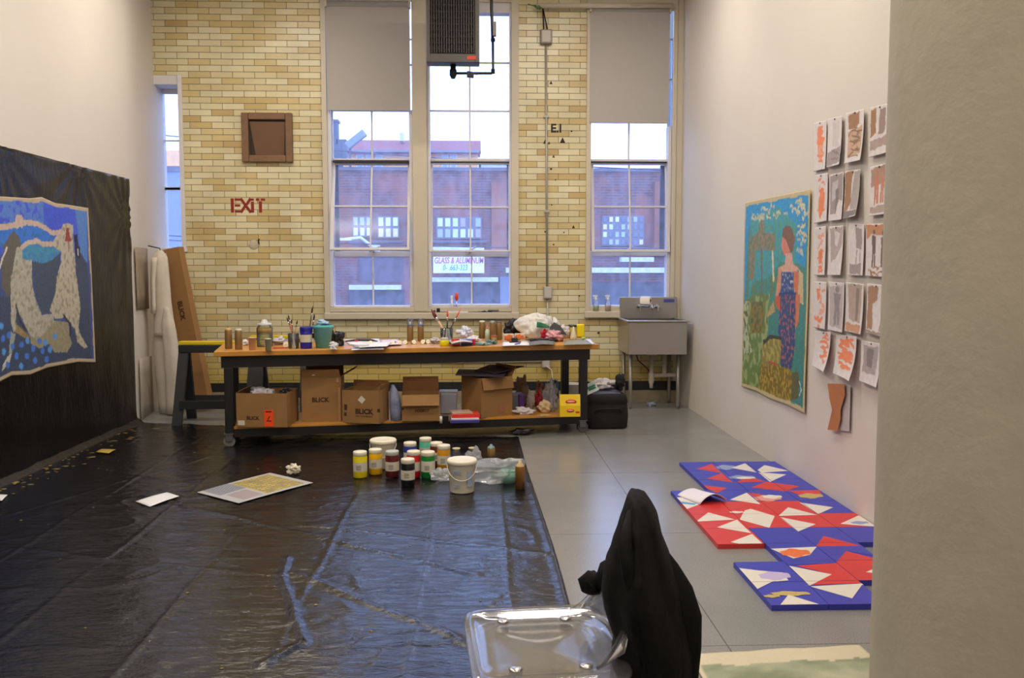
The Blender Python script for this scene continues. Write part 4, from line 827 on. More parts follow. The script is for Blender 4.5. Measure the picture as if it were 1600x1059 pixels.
crumple('crumpled_paper', tab(384, 539), (.04, .03, .025), paper, 'white paper ball between spray cans and pink cup', 'paper', 41, .4)
crumple('crumpled_paper', tab(437, 538), (.085, .06, .035), pgrey, 'white crumpled paper right of the large glass jar', 'paper', 42, .4)
m = MB(); m.b2((-.06, -.01, 0), (.06, .01, .008)); o = m.build('red_stick', mat('red_plastic', (190, 50, 50), .5), bevel=.002); o.location = tab(438, 544); o.rotation_euler.z = .2; tag(o, 'thin red stick lying before the crumpled paper', 'stick')
def tube_(px, py, lab, L_=.13, r_=.016, rz=0.0):
    t = empty('paint_tube', tab(px, py), rz, label=lab, cat='paint tube', group='paint tubes with cream caps toward the table front')
    m = MB(); m.cyl((0, 0, r_+.003), (0, .025, r_+.003), r_*1.12, seg=14); m.build('cap', mat('cap_cream', (232, 222, 190), .4), t)
    m = MB(); m.loft([[Vector((r_*a_*math.cos(k*PI/6), y_, r_*b_*math.sin(k*PI/6)+max(r_*b_+.001, .004))) for k in range(12)] for y_, a_, b_ in ((.0255, .6, .6), (.03, 1, 1), (.07, 1.05, .9), (L_, 1.25, .12))]); m.build('tube_body', mat('tube_silver', (150, 152, 160), .3, .7), t)
tube_(446.5, 543, 'lone paint tube with cream cap left of the brush jar', r_=.021)
tube_(578.5, 540, 'paint tube cap lying among the white papers', r_=.019)
for k, (px, w_) in enumerate(((612.5, 'first'), (624.5, 'second'), (633, 'third'), (647, 'fourth'), (660.5, 'fifth'), (668.8, 'sixth'), (677, 'seventh'))):
    tube_(px, 538.6-k*.35, f'{w_} from the left of the seven cream capped tubes in a row', r_=.0165, rz=(-.2, .15, 0, .2, -.1, .1, -.15)[k])
def brush(p0, p1, r_, c_, tipc, name='paint_brush', lab='', ferr=True, hl=.7):
    t = empty(name, p0, label=lab, cat='brush'); d = p1-p0
    m = MB(); m.tube([Vector((0, 0, 0)), d*hl*.5, d*hl], [r_*.6, r_, r_*.9], 8); m.build('handle', c_, t)
    m = MB(); m.tube([d*hl, d*(hl+.12)], [r_*1.05, r_*1.1], 8); m.build('ferrule', mat('chrome', ()), t)
    m = MB(); m.tube([d*(hl+.12), d*(hl+.22), d], [r_*1.1, r_*1.3, r_*.2], 8); m.build('bristles', tipc, t); return t
hb_ = mat('handle_black', (30, 28, 30), .3); hr = mat('handle_red', (160, 50, 36), .35); ht = mat('handle_tan', (176, 130, 80), .5); bo = mat('tip_orange', (232, 100, 50), .5); bd = mat('bristle_dark', (60, 44, 36), .8)
# glass with brushes (left)
g0 = tab(459, 544); t = jarlike('brush_glass', g0, [('glass_body', [(0, 0), (.045, 0), (.05, .13), (.048, .13), (.043, .006), (0, .006)], glj), ('green_liquid', [(0, .007), (.042, .007), (.044, .05), (0, .05)], mat('liquid_murkgreen', (110, 122, 90), .3))], 'clear glass of brushes left of the blue jar', 'glass')
for k, (dx, dz, c_, tc_, lb_) in enumerate(((-.055, .27, hr, bd, 'red handled'), (-.045, .29, ht, bd, 'tan handled'), (-.02, .25, hb_, bd, 'black handled'), (.03, .24, ht, bd, 'short tan'))):
    a_ = g0+Vector((.018-.01*k, .005*k, .051)); brush(a_, g0+Vector((dx, .01*k, dz)), .005, c_, tc_, lab=f'{lb_} brush standing in the glass left of the blue jar')
bj = tab(478.5, 544); blu = mat('ultramarine', (38, 36, 160), .35)
jarlike('paint_jar', bj, [('jar_body', [(0, 0), (.048, 0), (.051, .006), (.051, .155), (.046, .165)], blu), ('lid', [(.053, .15), (.053, .18), (.05, .186), (0, .186)], mat('ultramarine_lid', (30, 30, 140), .4)), ('label', [(.0517, .055), (.0517, .12)], mat('label_cream', (206, 204, 184), .6))], 'blue paint jar with cream label on the worktable', 'jar')
for k, (dx, h_) in enumerate(((.055, .20), (.05, .13))):
    a_ = bj+Vector((-.01+.02*k, .085, .001)); brush(a_, a_+Vector((dx, .01, h_+.16)), .006, hb_, bd, lab=('tall' if k == 0 else 'shorter')+' black brush leaning behind the blue paint jar')
t = jarlike('teal_bucket', tab(505, 543), [('bucket_body', [(0, 0), (.062, 0), (.085, .185), (.088, .187), (.086, .192), (.081, .19), (.06, .006), (0, .006)], mat('teal_plastic', (96, 180, 196), .4, var=.12, vs=14)), ('rim', [(.086, .17), (.091, .175), (.091, .195), (.084, .197)], mat('teal_rim', (90, 180, 184), .4))], 'small teal bucket between blue jar and black plastic bag', 'bucket')
crumple('blue_rag', tab(505, 543)+Vector((0, 0, .186)), (.06, .055, .03), mat('rag_paleblue', (150, 190, 214), .6), 'pale blue crumpled film in the teal bucket', 'rag', 44, .4)
gl = mat('glossy_black_bag', (22, 22, 26), .25)
m = MB(); m.blob((0, 0, 0), (.10, .05, .10), 45, .25, 1.6, 4, True, .3); o = m.build('black_bag', gl); o.location = tab(505, 535.5); tag(o, 'black plastic bag bulging behind the teal bucket', 'bag')
m = MB(); m.blob((0, 0, 0), (.055, .06, .075), 46, .3, 1.6, 4, True, .3); o = m.build('black_bag', gl); o.location = tab(528, 540); tag(o, 'black plastic bundle right of the teal bucket', 'bag')
crumple('crumpled_paper', tab(521, 546), (.035, .03, .035), paper, 'white crumpled tissue at the foot of the teal bucket', 'paper', 47, .5)
def flat(name, c4, mt, lab, cat='paper', z=0.0, th=.0015, bend=0.0, group=None):
    P = [onz(*q, TZ+.0035+z) for q in c4]; o_ = sum(P, Vector())/4; m = MB()
    m.grid(lambda u, v: (P[0].lerp(P[1], u)).lerp(P[3].lerp(P[2], u), v)-o_+Vector((0, 0, bend*math.sin(PI*u)*(.6+.4*math.sin(5*v)))), 8, 6)
    o = m.build(name, mt, solid=th); o.location = o_; return tag(o, lab, cat, group)
flat('poster_sheet', [(546, 538.5), (598, 537), (592, 529), (536, 530)], paper, 'long white sheet lying at the table back behind the knives', z=.001, bend=.004)
flat('pink_paper', [(598, 540), (628, 538), (622, 530), (594, 531)], mat('paper_pink', (222, 200, 206), .7), 'pinkish sheet at the table back left of the spray can pair', z=.008, bend=.006)
flat('white_paper', [(548, 547), (600, 545.5), (596, 538), (556, 539)], mat('paper_blueish', (214, 220, 238), .7), 'bluish white sheet at the table front under the palette', z=0.0, bend=.004)
flat('sketch_paper', [(560, 543), (605, 541), (612, 534), (565, 535)], paper, 'white sheet under the dark palette knife', z=.02, bend=.004)
m = MB(); m.tube([onz(540, 533, TZ+.03), onz(560, 531, TZ+.045), onz(578, 531, TZ+.045), onz(590, 533, TZ+.03)], [.006, .012, .013, .004], 8); tag(m.build('scraper', mat('scraper_dark', (70, 62, 62), .5)), 'long curved dark scraper lying over the white sheet', 'scraper')
m = MB(); p = onz(557, 532.5, TZ+.05); m.b2(p-Vector((.015, .008, .006)), p+Vector((.015, .008, .006))); tag(m.build('red_bead', mat('red_plastic', ()), bevel=.002), 'tiny red bead on the curved scraper', 'bead')
m = MB(); m.tube([onz(587, 541, TZ+.02), onz(600, 537, TZ+.022), onz(606, 535.5, TZ+.022)], [.005, .004, .002], 6); tag(m.build('palette_knife', mat('scraper_dark', ())), 'thin dark palette knife left of the tube row', 'knife')
jarlike('palette_bowl', tab(563, 544.5)+Vector((0, 0, .012)), [('bowl_body', [(0, 0), (.05, 0), (.08, .03), (.082, .03), (.053, -.0), (0, .003)], mat('bowl_white', (228, 230, 234), .3))], 'shallow white palette dish left of the loose tube cap', 'dish')
# glass of big brushes in the middle
g1 = tab(698, 536); jarlike('brush_jar', g1, [('glass_body', [(0, 0), (.055, 0), (.06, .14), (.058, .14), (.053, .006), (0, .006)], glj)], 'clear jar of big brushes behind the yellow pot', 'jar')
V_ = lambda px, py: onY(px, py, g1.y)
brush(V_(702, 531), V_(673.5, 483), .013, mat('handle_pale', (206, 170, 136), .5), mat('bristle_maroon', (110, 50, 52), .8), lab='wide pale brush leaning left out of the middle jar', hl=.62)
brush(V_(698, 529)+Vector((0, .03, 0)), V_(699.5, 482), .007, hb_, bo, lab='upright black brush with orange tip in the middle jar', hl=.6)
brush(V_(696, 529)+Vector((0, -.02, 0)), V_(721, 480), .006, hb_, bo, lab='black brush with orange tip leaning right in the middle jar', hl=.55)
jarlike('paint_pot', tab(694.5, 540.5), [('pot_body', [(0, 0), (.036, 0), (.042, .01), (.043, .045), (.036, .055)], mat('pot_yellow', (226, 212, 24), .4)), ('lid', [(.036, .055), (.036, .07), (.03, .075), (0, .075)], mat('lid_grey', (178, 176, 166), .4))], 'small yellow paint pot at the table front', 'pot')
jarlike('paint_pot', tab(712, 540), [('pot_body', [(0, 0), (.036, 0), (.04, .01), (.04, .045), (.034, .055)], mat('pot_red', (212, 56, 44), .4)), ('lid', [(.035, .055), (.035, .062), (0, .064)], mat('lid_red', (170, 40, 36), .4)), ('label', [(.0405, .015), (.0405, .04)], mat('label_cream', ()))], 'small red paint pot right of the yellow pot', 'pot')
p = tab(720.5, 539.7); t = empty('paint_set', p, .05, label='flat blue and orange printed tin with a red end', cat='tin')
m = MB(); m.b2((0, 0, 0), (.10, .07, .055)); m.build('tin_body', mat('tin_blue', (70, 90, 170), .4), t, bevel=.004); m = MB(); m.b2((.101, 0, 0), (.128, .07, .056)); m.build('red_end', mat('red_gloss', (200, 24, 50), .35), t, bevel=.004)
m = MB(); m.b2((.004, -.0015, .022), (.096, -.0005, .030)); m.b2((.004, -.0015, .038), (.096, -.0005, .044)); m.build('printed_band', mat('band_orange', (220, 190, 160), .5), t)
flat('folded_paper', [(706, 537), (738, 535), (742, 529), (700, 531)], pgrey, 'grey folded paper under the white crumpled paper', z=.03, bend=.02)
crumple('crumpled_paper', tab(727, 532)+Vector((0, 0, .035)), (.07, .05, .05), mat('paper_blueish', ()), 'large white crumpled tissue behind the red pot', 'paper', 51, .5, 2.2)
crumple('crumpled_paper', tab(740, 534.5), (.05, .05, .03), paper, 'white tissue right of the large crumpled tissue', 'paper', 52, .5, 2.2)
crumple('crumpled_paper', tab(681, 536.5), (.05, .03, .03), pgrey, 'pale tissue left of the middle brush jar', 'paper', 53, .4, 2.2)
crumple('teal_rag', tab(752, 539.3), (.06, .03, .014), mat('rag_teal', (150, 186, 184), .7, var=.25, vs=40), 'pale teal rag at the table edge, left piece', 'rag', 54, .5, 2.5)
crumple('teal_rag', tab(768, 537.5), (.05, .03, .018), mat('rag_tealdark', (110, 150, 160), .7, var=.3, vs=40), 'darker teal rag before the three spray cans', 'rag', 55, .5, 2.5)
jarlike('glue_bottle', tab(761.5, 532), [('bottle_body', [(0, 0), (.022, 0), (.022, .09), (.01, .11)], mat('bottle_palegreen', (184, 206, 190), .4)), ('cap', [(.01, .11), (.009, .14), (0, .15)], mat('pink_cap', (206, 110, 110), .4))], 'thin pale bottle with pink cap between the spray cans', 'bottle')
jarlike('small_jar', tab(772, 532.5), [('jar_body', [(0, 0), (.028, 0), (.028, .04)], mat('jar_olive', (176, 170, 120), .4)), ('lid', [(.03, .038), (.03, .055), (0, .056)], mat('lid_rust', (150, 80, 52), .4))], 'small jar with rust lid before the blue-topped spray can', 'jar')
# right cluster
crumple('black_bag', tab(800, 528), (.085, .06, .10), mat('bag_black', ()), 'matt black bag left of the white carrier bag', 'bag', 61, .25)
wbag = mat('carrier_white', (222, 222, 218), .45)
m = MB(); m.blob((0, 0, 0), (.18, .09, .14), 62, .22, 1.4, 4, True, .2); ob = m.build('carrier_bag', wbag); ob.location = tab(834, 529); ob.rotation_euler.y = R(4); tag(ob, 'white plastic carrier bag with green print on the worktable', 'bag')
m = MB(); P0 = onY(845, 508, ob.location.y-.15)-ob.location
m.grid(lambda u, v: P0+Vector((-.05+.12*u, .012*math.sin(PI*u)-.01*v, .045*(1-u*u*.7)*(1-v)*1.0-.03*v*.2-.012)), 8, 4); o = m.build('green_print', mat('carrier_green', (20, 110, 72), .5), ob, solid=.003)
crumple('carrier_bag', tab(857, 527), (.05, .05, .12), wbag, 'white plastic bag bulging behind the green print', 'bag', 63, .3)
crumple('carrier_bag', tab(868, 527.5), (.035, .05, .10), wbag, 'small white plastic bag behind the black triangular pouch', 'bag', 64, .3)
for k, (px, py, rz) in enumerate(((795, 534, .1), (812, 533.5, -.15))):
    p = tab(px, py); t = empty('palette_card', p+Vector((0, 0, .002)), rz, label=('left' if k == 0 else 'right')+' orange printed carton before the carrier bag', cat='carton'); m = MB(); m.b2((-.05, 0, 0), (.05, .06, .072)); m.build('carton_body', mat('carton_cream', (216, 196, 176), .6), t, bevel=.003)
    m = MB(); m.blob((0, -.001, .036), (.04, .003, .027), 70+k, .4, flat=False); m.build('orange_print', mat('print_orange', (206, 104, 40), .6), t)
m = MB(); m.b2((-.03, -.02, 0), (.03, .02, .045)); m.b2((-.05, -.03, 0), (.06, .03, .01)); o = m.build('black_clamp', mat('black_plastic', ()), bevel=.004); o.location = tab(804, 535.8)+Vector((0, 0, .004)); tag(o, 'black clamp lying in front of the orange cartons', 'clamp')
flat('white_paper', [(785, 540.5), (827, 539.5), (826, 532.5), (786, 534)], paper, 'bright white sheet at the table edge under the black clamp', bend=.004)
m = MB(); m.tube([onz(805, 538, TZ+.01), onz(812, 536.5, TZ+.01)], .008, 6); tag(m.build('blue_crayon', mat('blue_violet', (80, 80, 190), .4)), 'small blue crayon stub on the bright white sheet', 'crayon')
flat('newspaper', [(827, 540), (867, 539), (866, 528), (828, 530)], mat('newsprint', (112, 112, 112), .8, var=.4, vs=60), 'dark newspaper sheet right of the bright white sheet', z=.004, bend=.015)
crumple('dark_cloth', tab(846, 534), (.11, .06, .018), mat('cloth_dark', (56, 56, 60), .8), 'dark crumpled cloth on the newspaper', 'cloth', 65, .5, 2.2)
crumple('snack_wrapper', tab(866, 533), (.08, .05, .055), mat('wrapper_redwhite', (206, 150, 158), .35, var=.4, vs=25), 'shiny red and white wrapper at the right of the table', 'wrapper', 66, .35, 2.4)
crumple('snack_wrapper', tab(850, 530), (.03, .03, .05), mat('red_gloss', ()), 'small red wrapper beside the green print', 'wrapper', 67, .3)
m = MB(); p = tab(869, 529); m.prism([(-.10, 0), (.10, -.04), (.04, .05), (-.02, .085)], Matrix.Translation(p+Vector((0, .0, .075))) @ Matrix.Rotation(R(75), 4, 'X'), .02); tag(m.build('black_pouch', gl), 'black triangular pouch above the shiny wrapper', 'pouch')
jarlike('brown_bottle', tab(877.5, 533), [('bottle_body', [(0, 0), (.016, 0), (.016, .04), (.012, .05), (.012, .058), (0, .058)], mat('amber', (130, 66, 30), .25))], 'tiny amber bottle right of the shiny wrapper', 'bottle')
crumple('crumpled_paper', tab(881, 528), (.05, .04, .065), mat('rag_white', ()), 'white crumpled towel left of the black-lidded jar', 'paper', 68, .4, 2)
jarlike('mustard_jar', tab(894, 527.5), [('jar_body', [(0, 0), (.04, 0), (.04, .105), (.036, .11)], mat('jar_mustard', (196, 180, 90), .35)), ('lid', [(.043, .108), (.043, .128), (0, .128)], mat('lid_black', (30, 28, 24), .4))], 'jar with a black lid left of the yellow bottle', 'jar')
jarlike('glue_cone', tab(896, 530.5), [('cone_body', [(0, 0), (.034, 0), (.03, .03), (.012, .10), (.006, .125), (0, .125)], mat('cone_cream', (216, 208, 180), .5))], 'cream cone shaped bottle before the black-lidded jar', 'bottle')
t = empty('yellow_bottle', tab(907, 527.5), label='bright yellow flat bottle at the right end of the table', cat='bottle'); m = MB(); m.box((0, 0, .072), (.078, .045, .13)); m.build('bottle_body', mat('bottle_yellow', (238, 216, 10), .35), t, bevel=.012)
m = MB(); m.b2((-.034, -.018, .0), (.034, .018, .008)); m.build('red_base', mat('base_red', (196, 60, 30), .4), t)
flat('grey_sheet', [(880, 539), (926, 538), (916, 530.5), (884, 531.5)], mat('sheet_grey', (140, 142, 128), .6), 'greenish grey sheet at the right table corner', bend=.003)
flat('white_paper', [(910, 536), (929, 537.5), (922, 529.5), (912, 530)], mat('paper_blueish', ()), 'white sheet at the outermost right table corner', z=-.0015, bend=.001)
crumple('green_scrap', tab(911.5, 531.5)+Vector((0, 0, .006)), (.02, .015, .014), mat('scrap_lime', (176, 206, 90), .6), 'lime green scrap below the yellow bottle', 'scrap', 69)

# ================================================================== BLACK PLASTIC SHEETS
pm = bpy.data.materials.new('black_polythene'); pm.use_nodes = True; n = pm.node_tree; P_ = n.nodes['Principled BSDF']
P_.inputs['Base Color'].default_value = L(18, 18, 21); P_.inputs['Roughness'].default_value = .15; P_.inputs['IOR'].default_value = 1.5; P_.inputs['Specular IOR Level'].default_value = .6
tco = n.nodes.new('ShaderNodeTexCoord')
def nzn(scale, det, sc=(1, 1, 1), rough=.5, dist=0.0):
    mp = n.nodes.new('ShaderNodeMapping'); mp.inputs['Scale'].default_value = sc; n.links.new(tco.outputs['Object'], mp.inputs[0])
    z = n.nodes.new('ShaderNodeTexNoise'); z.inputs['Scale'].default_value = scale; z.inputs['Detail'].default_value = det; z.inputs['Roughness'].default_value = rough; z.inputs['Distortion'].default_value = dist
    n.links.new(mp.outputs[0], z.inputs['Vector']); return z.outputs[0]
a_ = nzn(9, 5, (1, 2.6, 1), .6, .8); b_ = nzn(34, 4, (1, 2.2, 1), .6, .5); vor = n.nodes.new('ShaderNodeTexVoronoi'); vor.feature = 'DISTANCE_TO_EDGE'; vor.inputs['Scale'].default_value = 3.1; n.links.new(tco.outputs['Object'], vor.inputs['Vector'])
ad = n.nodes.new('ShaderNodeMath'); ad.operation = 'MULTIPLY_ADD'; ad.inputs[1].default_value = .35; n.links.new(b_, ad.inputs[0]); n.links.new(a_, ad.inputs[2])
bp = n.nodes.new('ShaderNodeBump'); bp.inputs['Strength'].default_value = .36; bp.inputs['Distance'].default_value = .014; n.links.new(ad.outputs[0], bp.inputs['Height']); n.links.new(bp.outputs[0], P_.inputs['Normal'])
MC['black_polythene'] = pm
def ridge(x, c, w_): return math.exp(-((x-c)/w_)**2)
folds = [((.02, 4.3), (-2.2, 5.9), .012), ((.38, 3.05), (-.9, 4.35), .016), ((-.9, 4.3), (-2.9, 4.9), .008), ((.35, 4.6), (-1.0, 5.2), .012), ((-3.2, 3.4), (-1.5, 3.1), .016), ((-1.5, 3.1), (.3, 2.85), .012),
         ((-3.3, 3.5), (-2.35, 2.75), .014), ((-2.35, 2.75), (-.6, 2.2), .010), ((-1.0, 4.6), (-.72, 3.5), .016), ((-.72, 3.5), (-.85, 3.3), .014), ((-3.2, 6.9), (-2.2, 6.4), .008), ((-2.9, 5.4), (-2.1, 7.2), .006), ((-.9, 6.5), (.3, 6.1), .006)]
def ph(x, y):
    h = .004
    for cx in (-3.0, -2.45, -1.92, -1.35, -.80, -.27, .16): h += .0045*ridge(x+.025*noise.noise(Vector((y*1.3, cx, 0))), cx, .010)
    for cy in (2.4, 3.5, 4.6, 5.7, 6.8, 7.9): h += .003*ridge(y+.03*noise.noise(Vector((x*1.3, cy, 5))), cy, .012)
    for a, b, hh_ in folds:
        d = segd(x+.05*noise.noise(Vector((x*2, y*2, 1))), y+.05*noise.noise(Vector((x*2, y*2, 7))), a, b); h += hh_*.75*math.exp(-(d/.015)**2)
    v = noise.noise(Vector((x*1.1, y*1.1, 3)))+.5*noise.noise(Vector((x*3.1, y*4.2, 8))); h += .0045*max(0, v)
    rn = 1-abs(noise.noise(Vector((x*2.3+.8*noise.noise(Vector((x*3, y*3, 4))), y*3.1, 21)))); h += .007*max(0, rn)**16*(.5+noise.noise(Vector((x*1.2, y*1.2, 9))))
    h += .0042*abs(noise.noise(Vector((x*3.3+1.5*noise.noise(Vector((x*1.5, y*1.5, 11))), y*5.5, 13))))
    h += .0026*abs(noise.noise(Vector((x*6.5+2*noise.noise(Vector((x*2, y*2, 0))), y*11, 2))))
    return h
def pedge(v):      # left/right/top outline of the sheet
    return .385+.03*math.sin(v*5)-.012*noise.noise(Vector((v*9, 0, 0)))
NX_, NY_ = 250, 330
def pf(u, v):
    y = .6+(7.9-.6)*v**.8; xr = .395-.02*math.sin(y*1.1)-(.0 if y < 7.3 else .012*(y-7.3)); x = -3.318+(xr+3.318)*u
    y += (1-u)*max(0, v-.72)*3.35*.98 if v > .72 else 0
    ex = .0
    if u < .02: ex = (1-u/.02)*.05
    return Vector((x, y, ph(x, y)+ex+(.006*ridge(u, .995, .006))))
m = MB(); m.grid(pf, NX_, NY_); fp = m.build('floor_sheet', pm, solid=.0008); tag(fp, 'huge wrinkled black plastic sheet covering the left of the floor', 'plastic sheet')
# paint spatter along the wall foot, on the sheet
m = MB()
for k in range(90):
    y = random.uniform(5.2, 8.6); x = -3.28+abs(random.gauss(0, .12)); r_ = random.uniform(.006, .022); m.lathe([(0, .001), (r_, 0), (0, .0015)], (x, y, ph(x, y)+.0035), 8, sx=random.uniform(.6, 2))
for k in range(60):
    x, y = random.uniform(-3.2, .2), random.uniform(3, 7.5); r_ = random.uniform(.003, .010); m.lathe([(0, .001), (r_, 0), (0, .0015)], (x, y, ph(x, y)+.002), 6)
m.build('paint_spatter', mat('ochre_spatter', (150, 130, 64), .5, var=.4, vs=20), fp); tag(children(fp)[-1], 'ochre paint spatter', kind='stuff')
# wall sheet
def wf(u, v):
    y = -1.0+(8.80+1.0)*u; z = .0+v*2.36; q = noise.noise(Vector((y*2.2, z*.9, 4))); w1_ = .010*q+.005*noise.noise(Vector((y*7, z*3, 2)))
    g = .0
    for k, (cy, cz) in enumerate(((5.2, 2.35), (6.45, 2.32), (7.7, 2.34), (8.7, 2.0))):
        dy, dz = y-cy, cz-z; rr = math.hypot(dy, dz)
        if rr > .03: g += .010*math.sin(math.atan2(dy, abs(dz)+.05)*16+k)*math.exp(-rr*1.9)*min(1, rr*8)
    return Vector((XL+.012+max(-.008, w1_*.7+g)+(.0 if z > .12 else 1.6*(.12-z)**2), y, max(z, .006)))
m = MB(); m.grid(wf, 300, 90); pw = pm.copy(); pw.name = 'black_polythene_wall'; q_ = pw.node_tree.nodes['Principled BSDF']; q_.inputs['Base Color'].default_value = L(20, 19, 20); q_.inputs['Specular IOR Level'].default_value = .32; q_.inputs['IOR'].default_value = 1.45; o = m.build('wall_sheet', pw, solid=.001); tag(o, 'black plastic sheet hung on the left wall behind the blue canvas', 'plastic sheet')

# ================================================================== PAINT ON THE FLOOR
def fl(px, py, z=.006): q = onz(px, py, z); return q
lidw = mat('lid_white', (232, 226, 204), .45)
def pjar(px, py, r_, h_, c_, nm, lab, lc=(212, 206, 190), lidm=None, lab_h=(.25, .6)):
    t = empty('paint_jar', fl(px, py, ph(fl(px, py).x, fl(px, py).y)+.003), label=lab, cat='jar', group='paint jars standing on the black sheet')
    cm = mat('jar_'+nm, c_, .3); m = MB(); m.lathe([(0, 0), (r_*.92, 0), (r_, .006), (r_, h_*.80), (r_*.93, h_*.84), (r_*.93, h_*.86), (0, h_*.86)], seg=24); m.build('jar_body', cm, t)
    m = MB(); m.lathe([(r_*.97, h_*.84), (r_*.99, h_*.845), (r_*.99, h_*.97), (r_*.94, h_), (0, h_)], seg=24); m.build('lid', lidm or lidw, t)
    m = MB(); m.lathe([(r_*1.012, h_*lab_h[0]), (r_*1.012, h_*lab_h[1])], seg=24); m.build('label', mat('label_%d_%d' % (lc[0], lc[2]), lc, .6), t)
    m = MB()
    for z_ in (.35, .42, .48): m.box((-.1*r_, -r_*1.02, h_*z_), (r_*.7, .002, h_*.03))
    m.build('label_print', mat('print_grey', (140, 140, 130), .6), t)
    return t
pjar(563, 745, .050, .188, (232, 214, 20), 'yellow', 'lemon yellow paint jar, leftmost of the floor jars')
pjar(587, 740, .048, .185, (236, 180, 14), 'gold', 'golden yellow paint jar beside the lemon yellow jar')
pjar(613, 744, .049, .188, (96, 24, 30), 'maroon', 'maroon paint jar with greyish lid', lidm=mat('lid_greyish', (190, 192, 188), .45))
pjar(641, 728, .049, .185, (40, 60, 170), 'blue', 'blue paint jar at the back behind the red jar')
pjar(646.5, 744.5, .048, .19, (206, 26, 36), 'red', 'red paint jar partly behind the black jar')
pjar(637.5, 758.5, .048, .19, (22, 22, 24), 'black', 'black paint jar, nearest of the cluster')
pjar(669, 745.5, .050, .19, (18, 128, 42), 'green', 'green paint jar with torn cream label', lab_h=(.25, .66))
pjar(665, 720, .048, .185, (96, 200, 170), 'teal', 'mint green paint jar, farthest at the back')
pjar(682, 727, .048, .18, (110, 40, 30), 'brown', 'red brown paint jar between mint and ochre jars')
pjar(693.5, 734, .049, .19, (206, 144, 24), 'ochre', 'ochre paint jar with white label right of the green jar')
def bucket(px, py, r_, h_, lab):
    q = fl(px, py); t = empty('white_bucket', (q.x, q.y, ph(q.x, q.y)+.003), label=lab, cat='bucket', group='white lidded plastic buckets')
    bm2 = mat('bucket_white', (226, 220, 202), .4)
    m = MB(); m.lathe([(0, 0), (r_*.86, 0), (r_*.88, .006), (r_*.98, h_*.8), (r_*1.02, h_*.82), (r_*.99, h_*.9)], seg=36); m.build('bucket_body', bm2, t)
    m = MB(); m.lathe([(r_*1.06, h_*.86), (r_*1.1, h_*.87), (r_*1.1, h_*.96), (r_*1.02, h_), (r_*.96, h_*.985), (0, h_*.985)], seg=36); m.build('lid', lidw, t)
    m = MB(); m.tube([Vector((r_*1.08*math.cos(a_), -abs(math.sin(a_))*r_*1.12, h_*.84-abs(math.sin(a_))*h_*.42)) for a_ in [PI*k/14 for k in range(15)]], .003, 6); m.build('handle', mat('handle_white', (220, 216, 206), .4), t)
    return t
bucket(599, 730, .092, .215, 'white lidded bucket behind the yellow paint jars')
t = bucket(722, 768, .092, .222, 'white lidded bucket with blue print, nearest on the sheet')
m = MB()
for z_, x0, w_ in ((.155, -.05, .055), (.145, -.048, .045), (.135, -.05, .06), (.06, -.05, .05), (.05, -.05, .04)): m.box((x0+w_/2-.01, -.0895+(.16-z_)*.04, z_), (w_, .004, .0045), Euler((R(-4), 0, R(-18))))
m.box((.052, -.072, .10), (.04, .004, .10), Euler((R(-4), 0, R(33)))); m.build('blue_print', mat('print_blue', (150, 170, 200), .6), t)
def floorcan(px, py, r_, h_, c1, c2, lab):
    q = fl(px, py); jarlike('spray_can', (q.x, q.y, ph(q.x, q.y)+.003), [('can_body', [(0, 0), (r_, 0), (r_, h_*.78), (r_*.8, h_*.84)], mat('floorcan_'+str(px), c1, .35, .3)), ('cap', [(r_*.9, h_*.78), (r_*.88, h_*.86), (r_*.35, h_*.93), (r_*.3, h_), (0, h_)], mat('floorcap_'+str(px), c2, .5))], lab, 'spray can')
floorcan(767.5, 722, .031, .135, (150, 120, 74), (120, 160, 172), 'short tan can with blue cap behind the clear bag')
floorcan(812.5, 764, .033, .19, (138, 96, 44), (206, 180, 130), 'bronze can with cream top at the right edge of the sheet')
bagm = clear_mat('carrier_clear', (.93, .95, .95), .42, (.82, .86, .88), .2)
crumple('plastic_bag', fl(775, 752, .012), (.20, .10, .085), bagm, 'crinkled clear plastic bag right of the near bucket', 'bag', 81, .28, 1.5, 5, crease=.08)
crumple('plastic_bag', fl(690, 750, .012), (.075, .06, .045), bagm, 'clear crinkled bag end peeking left of the near bucket', 'bag', 82, .25, 1.5, 5, crease=.08)
crumple('plastic_bag', fl(740, 738, .012), (.07, .05, .095), bagm, 'knotted top of a clear bag behind the near bucket', 'bag', 83, .25, 1.5, 5, crease=.08)
q = fl(793, 753, .012); jarlike('plastic_tub', q, [('tub_body', [(0, 0), (.05, 0), (.062, .085), (.06, .085), (.048, .004), (0, .004)], mat('tub_green', (140, 190, 176), .3)), ('tub_rim', [(.062, .082), (.066, .085), (.062, .09)], mat('tub_green', ()))], 'pale green tub lying inside the clear plastic bag', 'tub')
for k, (px, py) in enumerate(((713, 702), (738, 701))):
    q = fl(px, py); m = MB(); m.lathe([(.022, 0), (.032, 0), (.033, .008), (.022, .008), (.022, 0)], seg=18); o = m.build('jar_ring', mat('cap_cream', ())); o.location = (q.x, q.y, ph(q.x, q.y)+.004); tag(o, ('left' if k == 0 else 'right')+' cream plastic ring lying behind the near bucket', 'ring')
def fsheet(name, c4, mt, lab, cat='paper', z=.016, bend=.004, cf=None, nx=8, ny=6):
    P = [onz(*q, z) for q in c4]; o_ = sum(P, Vector())/4; fn = lambda u, v: P[0].lerp(P[1], u).lerp(P[3].lerp(P[2], u), v)-o_+Vector((0, 0, bend*math.sin(PI*u)*(1+.5*math.sin(4*v))))
    if cf: o = painted(name, fn, cf, nx, ny, mt)
    else: m = MB(); m.grid(fn, nx, ny); o = m.build(name, mt, solid=.002)
    o.location = o_; return tag(o, lab, cat)
fsheet('white_card', [(212, 783), (261, 769), (280, 775), (234, 791.5)], paper, 'small blank white card lying alone on the black sheet')
